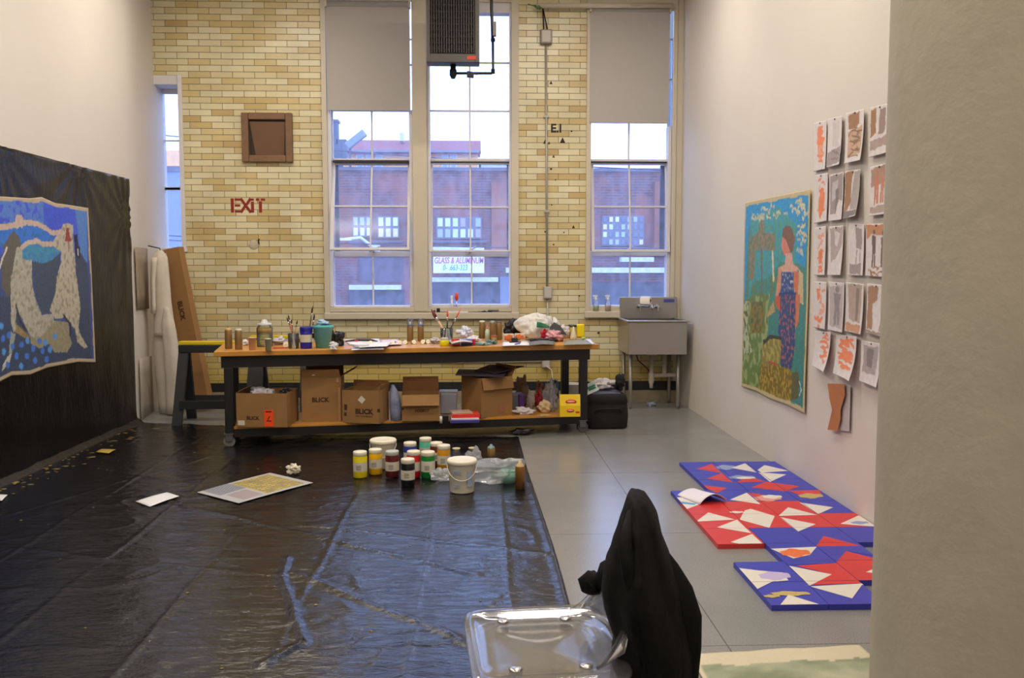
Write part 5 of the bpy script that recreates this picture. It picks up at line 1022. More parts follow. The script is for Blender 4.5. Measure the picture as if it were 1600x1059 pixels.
fsheet('white_scrap', [(-12, 781), (-5, 772), (12, 773), (3, 782)], paper, 'scrap of white paper at the left picture edge on the sheet')
pa = attr_mat('painted_paper', .6)
def stc(u, v):
    g = (.42, .43, .44); U, V = u*18, v*12
    if u > .06 and u < .40 and v < .45: return (.16, .18, .22) if (int(U*2)+int(V*3)) % 2 else (.28, .3, .34)
    if u > .10 and u < .36 and v > .5 and v < .92: return (.34, .28, .30)
    if .40 < u < .93 and .06 < v < .93:
        fu, fv = (U*1.0) % 1, ((V+.5*(int(U) % 2))) % 1; d = math.hypot(fu-.5, fv-.5); b = .75+.5*noise.noise(Vector((u*9, v*7, 0)))
        return (.62*b, .43*b, .06*b) if d < .40 else ((.10, .15, .20) if d > .55 else (.30, .28, .14))
    return g
fsheet('stencil_sheet', [(308, 769), (422, 738.5), (489.5, 754), (373, 786)], pa, 'grey sheet with a yellow scale pattern on the black sheet', cf=stc, nx=260, ny=170)
crumple('crumpled_paper', fl(460, 739, .016), (.045, .04, .035), mat('paper_cream', (216, 208, 190), .7), 'cream crumpled paper ball by the stencil sheet corner', 'paper', 85, .5, 2)
fsheet('gold_leaf', [(150, 706), (160, 701), (181, 702), (170, 708)], mat('gold_paper', (176, 150, 72), .5, var=.2), 'ochre paint-stained scrap near the left wall', z=.02)
q = onz(735, 691); crumple('black_rag', onz(815, 679), (.10, .05, .03), mat('bag_black', ()), 'black rag bunched at the far corner of the plastic sheet', 'rag', 86, .4)

# ================================================================== FLOOR MOSAIC OF PANELS
def k7(x, y): return (1040+x/6.229, 710+y/6.229)
def k8(x, y): return (1190+x/4.238, 710+y/4.236)
def k4(x, y): return (1030+x/3.416, 690+y/3.416)
def ell(f, cx, cy, rx, ry): return [f(cx+rx*math.cos(t*PI/8)*(1+.15*math.sin(t*2.3)), cy+ry*math.sin(t*PI/8)*(1+.2*math.cos(t*1.7))) for t in range(16)]
MOS = [('r', [k7(*p) for p in ((300, 140), (450, 92), (545, 180))]), ('r', [k7(*p) for p in ((400, 235), (545, 180), (655, 272))]), ('k', ell(k7, 585, 125, 95, 22)), ('w', [k7(*p) for p in ((640, 130), (775, 85), (885, 175))]),
 ('w', [k8(*p) for p in ((-28, 103), (20, 70), (180, 108), (0, 120))]), ('w', [k8(*p) for p in ((-22, 118), (165, 132), (55, 182))]), ('k', ell(k7, 740, 222, 130, 18)), ('w', ell(k7, 780, 228, 95, 11)), ('r', [k7(*p) for p in ((680, 274), (750, 240), (880, 235), (970, 265))]),
 ('r', [k8(*p) for p in ((-70, 218), (30, 180), (250, 210), (160, 245))]), ('r', [k8(*p) for p in ((180, 240), (380, 235), (405, 275), (230, 262))]), ('o', ell(k8, 325, 274, 82, 16)), ('r', [k7(*p) for p in ((325, 295), (600, 325), (500, 375), (400, 330))]),
 ('w', [k7(*p) for p in ((625, 440), (790, 372), (925, 485))]), ('r', [k7(*p) for p in ((800, 370), (925, 385), (945, 480))]), ('p', ell(k8, 40, 290, 90, 20)), ('w', ell(k8, 70, 280, 65, 12)),
 ('w', [k7(*p) for p in ((60, 420), (340, 410), (320, 490), (165, 548))]), ('c', [k7(*p) for p in ((105, 455), (300, 478), (280, 492), (150, 478))]),
 ('w', [k8(*p) for p in ((250, 318), (475, 350), (375, 395))]), ('w', [k8(*p) for p in ((110, 408), (175, 350), (370, 400))]), ('w', [k7(*p) for p in ((720, 635), (770, 545), (830, 530), (1062, 600), (1010, 715))]), ('w', ell(k7, 690, 562, 70, 10)),
 ('w', [k7(*p) for p in ((295, 655), (415, 565), (680, 635))]), ('w', [k7(*p) for p in ((500, 710), (695, 635), (835, 768))]), ('w', [k8(*p) for p in ((120, 415), (360, 462), (240, 512))]), ('w', [k8(*p) for p in ((520, 460), (640, 405), (780, 440), (780, 482))]), ('k', ell(k8, 650, 452, 60, 10)),
 ('b', [k8(*p) for p in ((240, 512), (500, 505), (800, 580), (800, 612), (120, 625), (48, 628), (-10, 560), (0, 545), (165, 583))]), ('w', [k7(*p) for p in ((630, 855), (840, 775), (1000, 920))]), ('r', [k8(*p) for p in ((360, 610), (410, 540), (655, 605))]),
 ('w', [k8(*p) for p in ((60, 625), (365, 612), (320, 665), (210, 690))]), ('g', ell(k8, 222, 652, 100, 26)), ('b', [k8(*p) for p in ((150, 690), (260, 690), (320, 668), (365, 612), (655, 605), (740, 670), (560, 640), (490, 720), (160, 735))]),
 ('w', [k8(*p) for p in ((660, 600), (780, 630), (780, 672))]), ('r', [k8(*p) for p in ((490, 720), (560, 640), (790, 700), (790, 850), (320, 865), (465, 795), (230, 738))]), ('w', [k8(*p) for p in ((180, 738), (465, 795), (315, 872))]), ('w', [k8(*p) for p in ((790, 740), (790, 792), (690, 780))]),
 ('w', [k8(*p) for p in ((320, 875), (760, 850), (760, 872), (665, 865), (600, 955))]), ('w', [k4(*p) for p in ((425, 676), (520, 790), (600, 750), (690, 742), (660, 700), (540, 690))]), ('l', ell(k4, 615, 718, 85, 22)), ('o', ell(k4, 700, 812, 105, 12)), ('o', ell(k4, 600, 826, 45, 8)), ('w', [k4(*p) for p in ((618, 908), (690, 818), (925, 892))])]
MC_ = {'b': mat('panel_blue', (56, 62, 176), .45, var=.06, vs=10), 'r': mat('panel_red', (206, 52, 50), .45, var=.05, vs=10), 'w': mat('panel_white', (222, 216, 206), .5), 'k': mat('panel_paleblue', (140, 156, 200), .5), 'o': mat('panel_ochre', (190, 168, 96), .5),
       'p': mat('panel_pink', (222, 150, 136), .5), 'c': mat('panel_cyan', (60, 150, 206), .5), 'g': mat('panel_orange', (226, 112, 56), .5), 'l': mat('panel_lilac', (188, 176, 216), .5)}
KEY = list(MC_)
def clip(P, ax, v, keep):
    out = []
    for i in range(len(P)):
        a, b = P[i-1], P[i]; ia, ib = (a[ax]-v)*keep >= 0, (b[ax]-v)*keep >= 0
        if ia != ib: t = (v-a[ax])/(b[ax]-a[ax]); out.append((a[0]+(b[0]-a[0])*t, a[1]+(b[1]-a[1])*t))
        if ib: out.append(b)
    return out
PH = .026; MP = [(k, [tuple(onz(*p, PH))[:2] for p in P]) for k, P in MOS]
Xe = [1.293, 1.551, 1.809, 2.057, 2.294]; Ye = [6.72-.293*i for i in range(11)]
red_cells = {(4, 0), (5, 0), (6, 0), (4, 1), (5, 1), (4, 2), (5, 2), (5, 3)}
cells = [(r_, c_) for r_ in range(3) for c_ in (1, 2, 3)]+[(3, 0), (3, 1), (3, 2), (3, 3)]+[(r_, c_) for r_ in (4, 5, 6) for c_ in range(4)]+[(7, 1), (7, 2), (8, 0), (8, 1), (8, 2), (9, 0), (9, 1)]
rowN = ['first', 'second', 'third', 'fourth', 'fifth', 'sixth', 'seventh', 'eighth', 'ninth', 'tenth']; colN = ['outermost left', 'inner left', 'inner right', 'wall side']
for rr, cc in cells:
    x0, x1, y1, y0 = Xe[cc]+.0015, Xe[cc+1]-.0015, Ye[rr]-.0015, Ye[rr+1]+.0015; cx, cy = (x0+x1)/2, (y0+y1)/2
    base = 'r' if (rr, cc) in red_cells else 'b'
    m = MB(); m.mi = KEY.index(base); m.b2((x0-cx, y0-cy, 0), (x1-cx, y1-cy, PH)); k_ = 0
    for key, P in MP:
        k_ += 1; Q = clip(clip(clip(clip(P, 0, x0, 1), 0, x1, -1), 1, y0, 1), 1, y1, -1)
        if len(Q) < 3: continue
        m.mi = KEY.index(key)
        try: m.quad([(q[0]-cx, q[1]-cy, PH+.0001+.00004*k_) for q in Q])
        except Exception: pass
    me = bpy.data.meshes.new('painted_panel'); m.b.to_mesh(me); m.b.free()
    for k in KEY: me.materials.append(MC_[k])
    o = bpy.data.objects.new('painted_panel', me); C.objects.link(o); o.location = (cx, cy, .0005)
    tag(o, f"square painted {'red' if base == 'r' else 'blue'} canvas panel, {rowN[rr]} row from the sink, {colN[cc]} column", 'panel', 'red white and blue panels laid on the floor')
# curled white sheet on the mosaic
P = [onz(*k7(110, 395), .045), onz(*k7(610, 440), .03), onz(*k7(520, 385), .03), onz(*k7(250, 325), .04)]
A_, B_, D_ = onz(*k7(115, 395), PH+.02), onz(*k7(335, 488), PH+.02), onz(*k7(250, 330), PH+.02)
m = MB(); c0 = onz(*k7(115, 395), .03); c1 = onz(*k7(335, 486), .03); c2 = onz(*k7(600, 452), .04); c3 = onz(*k7(300, 335), .03)
m.grid(lambda u, v: (c0.lerp(c3, u)*(1-v)+(c1.lerp(c2, u))*v)+Vector((0, 0, .055*math.sin(PI*u)**.8*(.35+.65*v))), 16, 8)
o = m.build('curled_sheet', mat('sheet_lavender', (226, 222, 232), .6), solid=.0015); tag(o, 'curled white sheet arching over the left edge of the floor mosaic', 'paper')

# ================================================================== ARTWORKS
cotton = mat('raw_canvas', (196, 180, 152), .8)
def qmap(P):     # bilinear px quad/edges -> wall
    pass
def wall_canvas(name, X, top, bot, xl, xr, edgefn, shapes, base, nx, ny, lab, Xo, nz_=.10, fr=30, seed=0, jit=.004, border=(185, 168, 140), bw=.03, y_lo=None):
    conv = lambda px, py: tuple(onX(px, py, X))[1:]
    S_ = prep(shapes, conv); T = [conv(*p) for p in top]; B = [conv(*p) for p in bot]; T.sort(); B.sort()
    ya, yb2 = (y_lo if y_lo else min(T[0][0], B[0][0])), max(T[-1][0], B[-1][0]); yc_ = (ya+yb2)/2; bc = L(*border)[:3]
    def P(u, v):
        y = ya+(yb2-ya)*u; y += edgefn(v)*(0 if u < .5 else 1)*(u-.5)*2; zt_, zb_ = interp(T, y), interp(B, y); return y, zb_+(zt_-zb_)*v
    def fn(u, v): y, z = P(u, v); return Vector((Xo+.006*noise.noise(Vector((y*2, z*2, seed)))*math.copysign(1, -Xo), y, z))
    def cf(u, v):
        y, z = P(u, v); du = min(u*(yb2-ya) if not y_lo else 9, (1-u)*(yb2-ya)); dv = min(v, 1-v)*1.3
        if min(du, dv) < bw*(1+.4*noise.noise(Vector((y*4, z*4, 1)))): return [c*(1+.1*noise.noise(Vector((y*20, z*20, 0)))) for c in bc]
        return shade(y, z, L(*base)[:3], S_, nz_, fr, seed, jit)
    o = painted(name, fn, cf, nx, ny, attr_mat('oil_paint', .55, .3, 60)); return tag(o, lab, 'painting')
def a1(x, y): return (x/6.619, 290+y/6.619)
def a2(x, y): return (x/6.619, 440+y/6.619)
def pl(f, *pts): return [f(*p) for p in pts]
spk = {'n': ((146, 146, 120), 26, .12)}
shapesL = [('p', (66, 92, 215), pl(a1, (-2000, 0), (900, 0), (900, 800), (-2000, 500))), ('p', (84, 126, 205), pl(a1, (-900, 100), (450, 160), (440, 400), (-900, 420)), {'n': ((66, 84, 215), 22, .1)}),
 ('p', (62, 88, 214), pl(a1, (440, 190), (765, 240), (765, 380), (620, 470), (500, 460), (440, 300))), ('p', (82, 130, 200), pl(a1, (765, 240), (890, 250), (895, 800), (820, 700), (790, 400))),
 ('p', (52, 116, 214), pl(a1, (-2000, 440), (100, 440), (250, 400), (400, 420), (500, 480), (600, 590), (400, 600), (200, 630), (-2000, 620)), {'n': ((40, 110, 160), 26, .15)}),
 ('p', (60, 142, 178), pl(a1, (215, 640), (350, 585), (430, 620), (560, 620), (620, 680), (540, 760), (480, 800), (400, 800), (220, 770)), {'n': ((70, 120, 190), 24, .1)}),
 ('p', (62, 76, 98), pl(a1, (320, 780), (440, 805), (530, 770), (620, 690), (600, 900), (590, 1059), (340, 1059))), ('p', (62, 76, 98), pl(a2, (330, -40), (590, -40), (560, 120), (490, 330), (420, 330), (360, 200))),
 ('p', (58, 70, 96), pl(a1, (770, 640), (830, 700), (890, 800), (905, 1059), (780, 1059))), ('p', (58, 72, 98), pl(a2, (-2600, 140), (100, 150), (200, 400), (300, 600), (560, 700), (760, 480), (800, 300), (780, -60), (905, -60), (940, 800), (700, 830), (400, 930), (100, 990), (-2600, 1100))),
 ('p', (96, 92, 78), pl(a1, (120, 465), (190, 530), (210, 630), (150, 700), (120, 850), (100, 1059), (10, 1059), (10, 900), (30, 620))), ('p', (96, 92, 78), pl(a2, (10, -60), (100, -60), (100, 120), (60, 160), (20, 60))),
 ('p', (176, 172, 156), pl(a1, (160, 640), (210, 640), (220, 760), (310, 770), (320, 1059), (100, 1059), (130, 800)), spk), ('p', (176, 172, 156), pl(a2, (100, -60), (300, -60), (350, 190), (420, 350), (540, 330), (560, 480), (420, 590), (300, 570), (240, 440), (160, 280), (150, 420), (170, 480), (130, 520), (100, 420)), spk),
 ('p', (184, 176, 158), pl(a1, (610, 470), (640, 400), (690, 385), (745, 410), (750, 600), (770, 800), (780, 1059), (580, 1059), (590, 900), (620, 800), (625, 690), (560, 640), (540, 580)), spk), ('p', (184, 176, 156), pl(a2, (580, -60), (780, -60), (820, 260), (800, 470), (820, 540), (900, 680), (860, 690), (790, 620), (770, 500), (660, 360), (620, 380), (560, 380), (500, 290), (560, 120)), spk),
 ('p', (150, 142, 112), pl(a2, (300, 580), (420, 560), (560, 400), (700, 420), (710, 560), (740, 640), (690, 730), (560, 735), (500, 640), (400, 690), (300, 640)), spk), ('p', (150, 128, 84), pl(a2, (170, 450), (300, 570), (260, 590), (140, 520))),
 ('p', (196, 190, 176), pl(a2, (110, 740), (90, 840), (10, 930), (20, 860), (70, 770))), ('p', (150, 160, 150), pl(a2, (100, 520), (150, 540), (110, 750), (80, 740))), ('l', (40, 36, 40), .010, pl(a2, (155, 250), (200, 420), (260, 500))), ('l', (46, 42, 44), .012, pl(a2, (650, 350), (720, 440), (720, 540))),
 ('l', (196, 176, 160), .020, pl(a1, (-1500, 440), (-200, 450), (60, 425), (190, 400), (270, 378), (380, 395), (470, 440), (530, 490), (620, 480))), ('l', (196, 176, 160), .026, pl(a1, (165, 410), (170, 340), (210, 340), (215, 400))), ('l', (196, 176, 160), .018, pl(a1, (210, 640), (280, 590), (370, 570), (430, 605), (560, 600))),
 ('p', (150, 62, 50), pl(a1, (670, 440), (700, 430), (710, 520), (730, 560), (720, 580), (660, 575), (670, 520))), ('l', (140, 66, 54), .006, pl(a1, (695, 570), (700, 680))), ('p', (26, 30, 46), pl(a1, (755, 510), (790, 500), (800, 620), (820, 640), (815, 760), (770, 720))), ('l', (220, 220, 220), .008, pl(a1, (797, 660), (800, 710))),
 ('l', (206, 200, 190), .010, pl(a1, (60, 640), (10, 780), (-10, 850)))]
for i, (x, y) in enumerate(((5, 460), (20, 590), (82, 555), (30, 725), (160, 770), (210, 650), (270, 610), (330, 690), (265, 770), (205, 875), (350, 815), (430, 715), (510, 700), (475, 800), (395, 615), (455, 630), (70, 860), (120, 670), (560, 565), (-60, 640), (-120, 760), (-200, 560))): shapesL.append(('e', (68, 120, 214) if i % 3 else (84, 150, 220), *a2(x, y), 3.4, 5.2))
wall_canvas('blue_canvas', XL+.035, pl(a1, (-1500, 100), (-600, 110), (0, 112), (300, 130), (420, 118), (560, 180), (740, 205), (900, 230)), pl(a2, (-1500, 1330), (-600, 1150), (0, 1030), (110, 970), (300, 960), (480, 890), (800, 830), (965, 835)), 0, 0,
            lambda v: .03*(1-v), shapesL, (62, 80, 140), 330, 150, 'large unstretched blue canvas with two pale seated figures on the left wall', XL+.042, y_lo=4.9, seed=3)
def a3(x, y): return (1150+x/5.885, 290+y/5.885)
def a4(x, y): return (1150+x/5.577, 460+y/5.577)
g1_ = {'n': ((92, 104, 60), 20, .0)}
shapesR = [('p', (52, 150, 206), pl(a3, (80, 180), (680, 60), (660, 400), (640, 760), (560, 700), (200, 300), (120, 400), (100, 900), (70, 1300))), ('p', (66, 160, 172), pl(a3, (140, 300), (400, 200), (560, 350), (560, 700), (400, 860), (340, 1059), (120, 1059), (130, 700)), {'n': ((96, 150, 130), 20, .05)}),
 ('p', (70, 140, 128), pl(a3, (300, 850), (420, 700), (640, 760), (640, 1059), (120, 1059), (160, 880)), {'n': ((110, 130, 80), 16, .05)}), ('p', (104, 132, 70), pl(a4, (60, 100), (150, 0), (300, 0), (290, 160), (280, 340), (230, 600), (200, 830), (60, 800)), {'n': ((150, 164, 110), 14, .05)}),
 ('p', (66, 134, 130), pl(a4, (300, 100), (600, -60), (600, 980), (500, 940), (520, 660), (380, 600), (280, 360))), ('p', (132, 118, 52), pl(a4, (130, 60), (250, 60), (240, 330), (140, 340)), g1_), ('p', (176, 186, 150), pl(a4, (70, 60), (120, 60), (100, 300), (150, 500), (60, 520)), g1_),
 ('p', (150, 130, 104), pl(a3, (225, 310), (260, 320), (265, 430), (370, 440), (370, 600), (330, 600), (300, 590), (180, 590), (165, 860), (125, 870), (135, 480), (210, 430)), {'n': ((110, 130, 100), 24, .0)}), ('l', (120, 112, 92), .02, pl(a3, (240, 600), (240, 1000))), ('l', (214, 204, 170), .02, pl(a3, (345, 620), (352, 860))),
 ('p', (126, 96, 72), pl(a3, (440, 400), (470, 365), (510, 375), (550, 480), (530, 600), (480, 620), (430, 540))), ('p', (214, 132, 110), pl(a3, (435, 470), (470, 500), (500, 590), (500, 640), (450, 640), (425, 560))), ('p', (216, 170, 150), pl(a3, (465, 620), (520, 620), (530, 720), (580, 760), (560, 800), (420, 800), (390, 760), (460, 720))),
 ('p', (210, 150, 120), pl(a3, (400, 760), (440, 780), (420, 1000), (370, 1100), (370, 1000))), ('p', (208, 120, 84), pl(a3, (530, 780), (590, 800), (590, 1059), (540, 1200), (520, 900))), ('p', (200, 180, 140), pl(a3, (580, 760), (620, 820), (620, 1100), (570, 1059))),
 ('p', (50, 84, 140), pl(a3, (425, 790), (535, 790), (530, 940), (560, 1000), (540, 1059), (400, 1059), (400, 1000), (420, 940)), {'n': ((190, 186, 196), 40, .18)}), ('p', (40, 62, 112), pl(a3, (400, 980), (560, 980), (560, 1059), (395, 1059))), ('p', (50, 78, 124), pl(a4, (390, 0), (530, 0), (520, 300), (520, 460), (490, 650), (390, 620), (395, 400), (370, 330)), {'n': ((180, 100, 90), 36, .12)}),
 ('p', (200, 96, 60), pl(a4, (345, 20), (390, 10), (385, 140), (350, 110))), ('p', (190, 160, 106), pl(a4, (330, 60), (345, 150), (270, 200), (290, 140))), ('p', (204, 120, 84), pl(a4, (520, 0), (560, 0), (550, 240), (520, 310))), ('p', (142, 130, 66), pl(a4, (240, 420), (300, 380), (400, 390), (390, 600), (230, 600)), {'n': ((170, 166, 90), 20, .0)}),
 ('p', (58, 66, 50), pl(a4, (240, 400), (300, 350), (400, 370), (400, 392), (300, 386), (245, 440))), ('p', (120, 106, 42), pl(a4, (220, 600), (370, 610), (490, 660), (490, 920), (400, 930), (280, 900), (200, 840)), {'n': ((176, 150, 60), 30, .0)}), ('p', (94, 100, 66), pl(a4, (490, 680), (550, 670), (560, 780), (550, 910), (490, 920))),
 ('l', (216, 226, 232), .006, pl(a4, (560, 760), (580, 830), (560, 880))), ('l', (190, 80, 60), .01, pl(a4, (290, 590), (360, 610)))]
rs = random.Random(4)
for k in range(60):     # brushed pale scribble of strokes across the top and right
    if k < 38: x = 150+rs.random()*490; y = 300-(x-150)*.16-rs.random()*(80+.1*x)+30
    else: x = 560+rs.random()*80; y = 200+rs.random()*480
    dx, dy = rs.uniform(-22, 22), rs.uniform(-30, 30); shapesR.append(('l', (206, 200, 160) if k % 3 else (176, 190, 176), .009, pl(a3, (x, y), (x+dx, y+dy), (x+dx*1.6, y-dy*.2))))
wall_canvas('green_canvas', XR-.012, pl(a3, (90, 155), (300, 110), (500, 70), (690, 30)), pl(a4, (50, 800), (180, 840), (290, 905), (450, 960), (600, 1035)), 0, 0, lambda v: .0, shapesR, (86, 140, 120), 170, 180, 'tall canvas of a woman in a patterned blue dress on the right wall', XR-.016, seed=5, border=(200, 184, 140), bw=.028, jit=.003)

# drawings pinned in rows
dm = attr_mat('drawing_paper', .75, .05)
def soft(c, k=.8): return tuple(c[i]*k+(214, 208, 206)[i]*(1-k) for i in range(3))
def drawing(px0, px1, yt0, yt1, yb0, yb1, shapes, lab, curl=.02, base=(214, 208, 208), grp='ink drawings pinned on the right wall', nz_=.05):
    X = XR-.010; A = onX(px0, yt0, X); B = onX(px1, yt1, X); Cc = onX(px1, yb1, X); D = onX(px0, yb0, X); o_ = (A+B+Cc+D)/4
    S_ = prep([(s_[0], soft(s_[1]), *s_[2:]) for s_ in shapes], lambda x, y: (x, y)); sd = px0*.37
    fn = lambda u, v: (A.lerp(B, u)).lerp(D.lerp(Cc, u), v)-o_+Vector((-.004-curl*(v**2.2)*(.5+.5*u)-curl*.7*max(0, u-.55)**2*2, 0, 0))
    o = painted('drawing', fn, lambda u, v: shade(u, v, L(*base)[:3], S_, nz_, 9, sd, .03), 44, 58, dm, solid=.0008); o.location = o_
    tag(o, lab, 'drawing', grp); m = MB(); t_ = A.lerp(B, .5)-o_; m.lathe([(0, 0), (.006, 0), (.005, .004), (0, .005)], t_+Vector((-.006, 0, -.010)), 8, Matrix.Rotation(-PI/2, 4, 'Y')); m.build('push_pin', mat('pin_steel', (110, 110, 120), .3, .5), o)
OR, OR2, GR, GR2, BR, BR2, TN = (232, 120, 70), (228, 150, 118), (146, 134, 134), (112, 104, 106), (146, 100, 62), (120, 84, 62), (188, 150, 120)
def squig(seed, col, n_=9, x0=.25, x1=.8, y0=.12, y1=.85, w_=.024):
    q = random.Random(seed); return [('l', col, w_, [(q.uniform(x0, x1), y0+(y1-y0)*k/n_+q.uniform(-.04, .08)) for _ in range(3)]) for k in range(n_)]
def fig(cx, col, top=.15, bot=.8, w_=.12): h_ = bot-top; return [('e', col, cx, top+.06*h_, w_*.55, h_*.08), ('p', col, [(cx-w_, top+.16*h_), (cx+w_, top+.16*h_), (cx+w_*.7, top+.5*h_), (cx+w_*.9, bot), (cx+w_*.2, bot), (cx, top+.6*h_), (cx-w_*.2, bot), (cx-w_*.9, bot), (cx-w_*.7, top+.5*h_)])]
drawing(1273, 1293, 192, 188, 268, 264, [('p', OR, [(.35, .08), (.65, .12), (.55, .3), (.9, .35), (.7, .5), (.35, .5), (.25, .25)]), ('p', OR2, [(.3, .5), (.75, .5), (.65, .8), (.4, .75)])]+squig(1, OR), 'orange splash drawing at the top left corner of the grid', .01)
drawing(1294.5, 1318, 186, 181, 262, 257, [('p', (200, 192, 194), [(.35, .1), (.8, .1), (.8, .6), (.35, .6)]), ('p', GR, [(.02, .7), (.98, .62), (.98, .95), (.02, .97)])]+squig(2, GR2, 4, .3, .9, .7, .92, .015), 'faint grey drawing with dark lower band, top row second', .02)
drawing(1323, 1353, 177, 170, 256, 250, [('p', BR, [(.12, .05), (.72, .03), (.7, .25), (.5, .36), (.15, .32)]), ('p', TN, [(.12, .38), (.9, .3), (.92, .85), (.15, .9)])]+squig(3, BR2, 12, .15, .9, .35, .85, .015), 'brown wash drawing with dark blot, top row third', .025)
drawing(1361, 1393, 168, 161, 246, 238, [('p', BR, [(.03, .05), (.32, .04), (.3, .55), (.03, .6)]), ('p', (140, 116, 106), [(.5, .08), (.8, .05), (.75, .55), (.4, .58)]), ('p', (160, 136, 126), [(.03, .68), (.95, .62), (.95, .82), (.03, .88)])], 'brown and grey panelled drawing, top row beside the column', .015)
drawing(1274, 1295, 274, 270, 349, 345, [('p', OR, [(.3, .55), (.5, .3), (.8, .4), (.75, .7), (.5, .95), (.35, .85)])]+squig(4, OR, 10), 'orange scribble figure drawing, second row leftmost', .01)
drawing(1297, 1320, 274, 268, 346, 343, [('p', GR, [(.05, .02), (.95, .02), (.95, .6), (.6, .55), (.5, .85), (.1, .85)]), ('p', (184, 178, 182), [(.2, .2), (.6, .12), (.55, .5), (.2, .6)]), ('p', GR2, [(.45, .35), (.7, .3), (.65, .6), (.45, .9)])], 'dark grey drawing of a stooping form, second row second', .015)
drawing(1321.5, 1347, 268, 264, 342, 337, [('p', BR, [(.02, .02), (.55, .0), (.4, .3), (.45, .7), (.25, .85), (.02, .85)]), ('p', (158, 148, 144), [(.58, .05), (.97, .0), (.97, .82), (.4, .85), (.48, .4)]), ('p', GR2, [(.0, .86), (1, .84), (1, .98), (0, .98)])], 'brown and grey standing contour drawing, second row third', .03)
drawing(1361, 1391, 261, 254, 338, 334, [('p', (158, 126, 110), [(.05, .05), (.95, .0), (.95, .35), (.05, .42)])]+fig(.35, (186, 110, 76), .08, .78, .13)+fig(.66, (190, 116, 84), .1, .78, .12)+[('p', (168, 144, 134), [(.02, .82), (.95, .8), (.95, .95), (.02, .96)])], 'drawing of two orange brown nude figures beside the column', .015)
drawing(1274, 1292, 356, 353, 430, 430, squig(5, OR2, 6, .3, .85, .1, .5)+[('p', OR, [(.35, .5), (.7, .45), (.75, .65), (.5, .8), (.4, .7)])]+squig(6, OR, 6, .3, .8, .6, .95), 'orange loop drawing, third row leftmost', .01)
drawing(1296, 1320, 354, 352, 430, 430, [('p', (168, 154, 150), [(.1, .05), (.95, .02), (.9, .4), (.5, .65), (.2, .75), (.15, .5)]), ('p', (206, 200, 204), [(.4, .1), (.75, .15), (.6, .42), (.45, .4)])], 'grey wash shell-like drawing, third row second', .02)
drawing(1327, 1352, 349, 350, 430, 431, [('p', GR, [(.45, .08), (.85, .1), (.85, .5), (.5, .45)]), ('p', GR, [(.1, .78), (.85, .76), (.85, .98), (.1, .96)])]+[('l', GR2, .02, [(.55, .5), (.5, .75)]), ('l', GR2, .02, [(.75, .5), (.75, .75)])], 'drawing of a grey chair form above a dark band', .01)
drawing(1354.5, 1388, 350, 349, 431, 433, [('p', (186, 122, 78), [(.0, .02), (.98, .02), (.98, .22), (.3, .2), (.05, .28)])]+fig(.38, (92, 72, 66), .12, .82, .10)+fig(.82, (104, 80, 74), .15, .82, .12)+squig(7, BR, 5, .1, .95, .86, .95, .015), 'drawing of two dark figures holding hands under a brown band', .01)
drawing(1273, 1293, 440, 441, 511, 515, [('p', OR, [(.2, .15), (.45, .15), (.5, .35), (.3, .4)])]+squig(8, OR2, 8, .4, .9, .1, .7, .03)+squig(9, OR, 4, .1, .8, .75, .95, .04), 'scattered orange mark drawing, fourth row leftmost', .012)
drawing(1296, 1321, 440, 442, 515, 520, [('p', (176, 166, 166), [(.05, .1), (.9, .05), (.95, .95), (.1, .9)])]+fig(.55, (128, 120, 124), .1, .88, .22), 'grey figure drawing with split legs, fourth row second', .015)
drawing(1323, 1352, 441, 444, 517, 523, [('p', (168, 148, 136), [(.1, .02), (.9, .02), (.85, .78), (.2, .75)]), ('p', (124, 106, 96), [(.55, .1), (.75, .1), (.7, .75), (.55, .75)]), ('p', (190, 134, 98), [(.05, .82), (.92, .82), (.9, .98), (.05, .97)])], 'drawing with tall brown shapes and tan lower block', .02)
drawing(1356, 1386, 443, 446, 520, 527, [('p', (156, 112, 82), [(.05, .05), (.6, .04), (.55, .3), (.3, .4), (.35, .9), (.05, .9)]), ('p', (168, 134, 116), [(.95, .4), (.98, .9), (.7, .9)]), ('p', (146, 124, 112), [(.0, .93), (.95, .92), (.95, .99), (.0, .99)])], 'brown drawing with white curved gap, fourth row near column', .02)
drawing(1275, 1302, 517, 519, 571, 582, squig(10, OR, 12, .3, .9, .05, .8, .03), 'orange line drawing with curled corner, lowest row left', .05)
drawing(1308, 1343, 522, 526, 583, 596, squig(11, OR, 14, .12, .85, .08, .75, .035), 'dense orange scribble drawing, lowest row middle', .05)
drawing(1347, 1380, 532, 537, 595, 606, [('p', (156, 146, 148), [(.12, .1), (.85, .1), (.8, .75), (.12, .75)]), ('p', (112, 106, 108), [(.3, .15), (.6, .15), (.55, .6), (.3, .6)])], 'grey wash drawing, lowest row beside the column', .03)
# torn brown paper
X_ = XR-.012; t0 = onX(1296, 600, X_); P = [onX(*p, X_-.02)-t0 for p in ((1293, 599), (1319, 600), (1320, 617), (1313, 640), (1313, 655), (1308, 673), (1293, 671), (1300, 640), (1296, 622))]
m = MB(); m.quad(P, .002, (-1, 0, 0)); o = m.build('torn_paper', mat('kraft_paper', (178, 116, 72), .8, var=.1, vs=6)); o.location = t0; tag(o, 'torn strip of brown paper hanging below the drawings', 'paper')
P = [onX(*p, X_-.004)-t0 for p in ((1319, 599), (1329, 603), (1327, 674), (1313, 672), (1316, 640), (1321, 620))]; m = MB(); m.quad(P, .001, (-1, 0, 0)); m.build('grey_backing', mat('backing_grey', (186, 178, 178), .8), o)

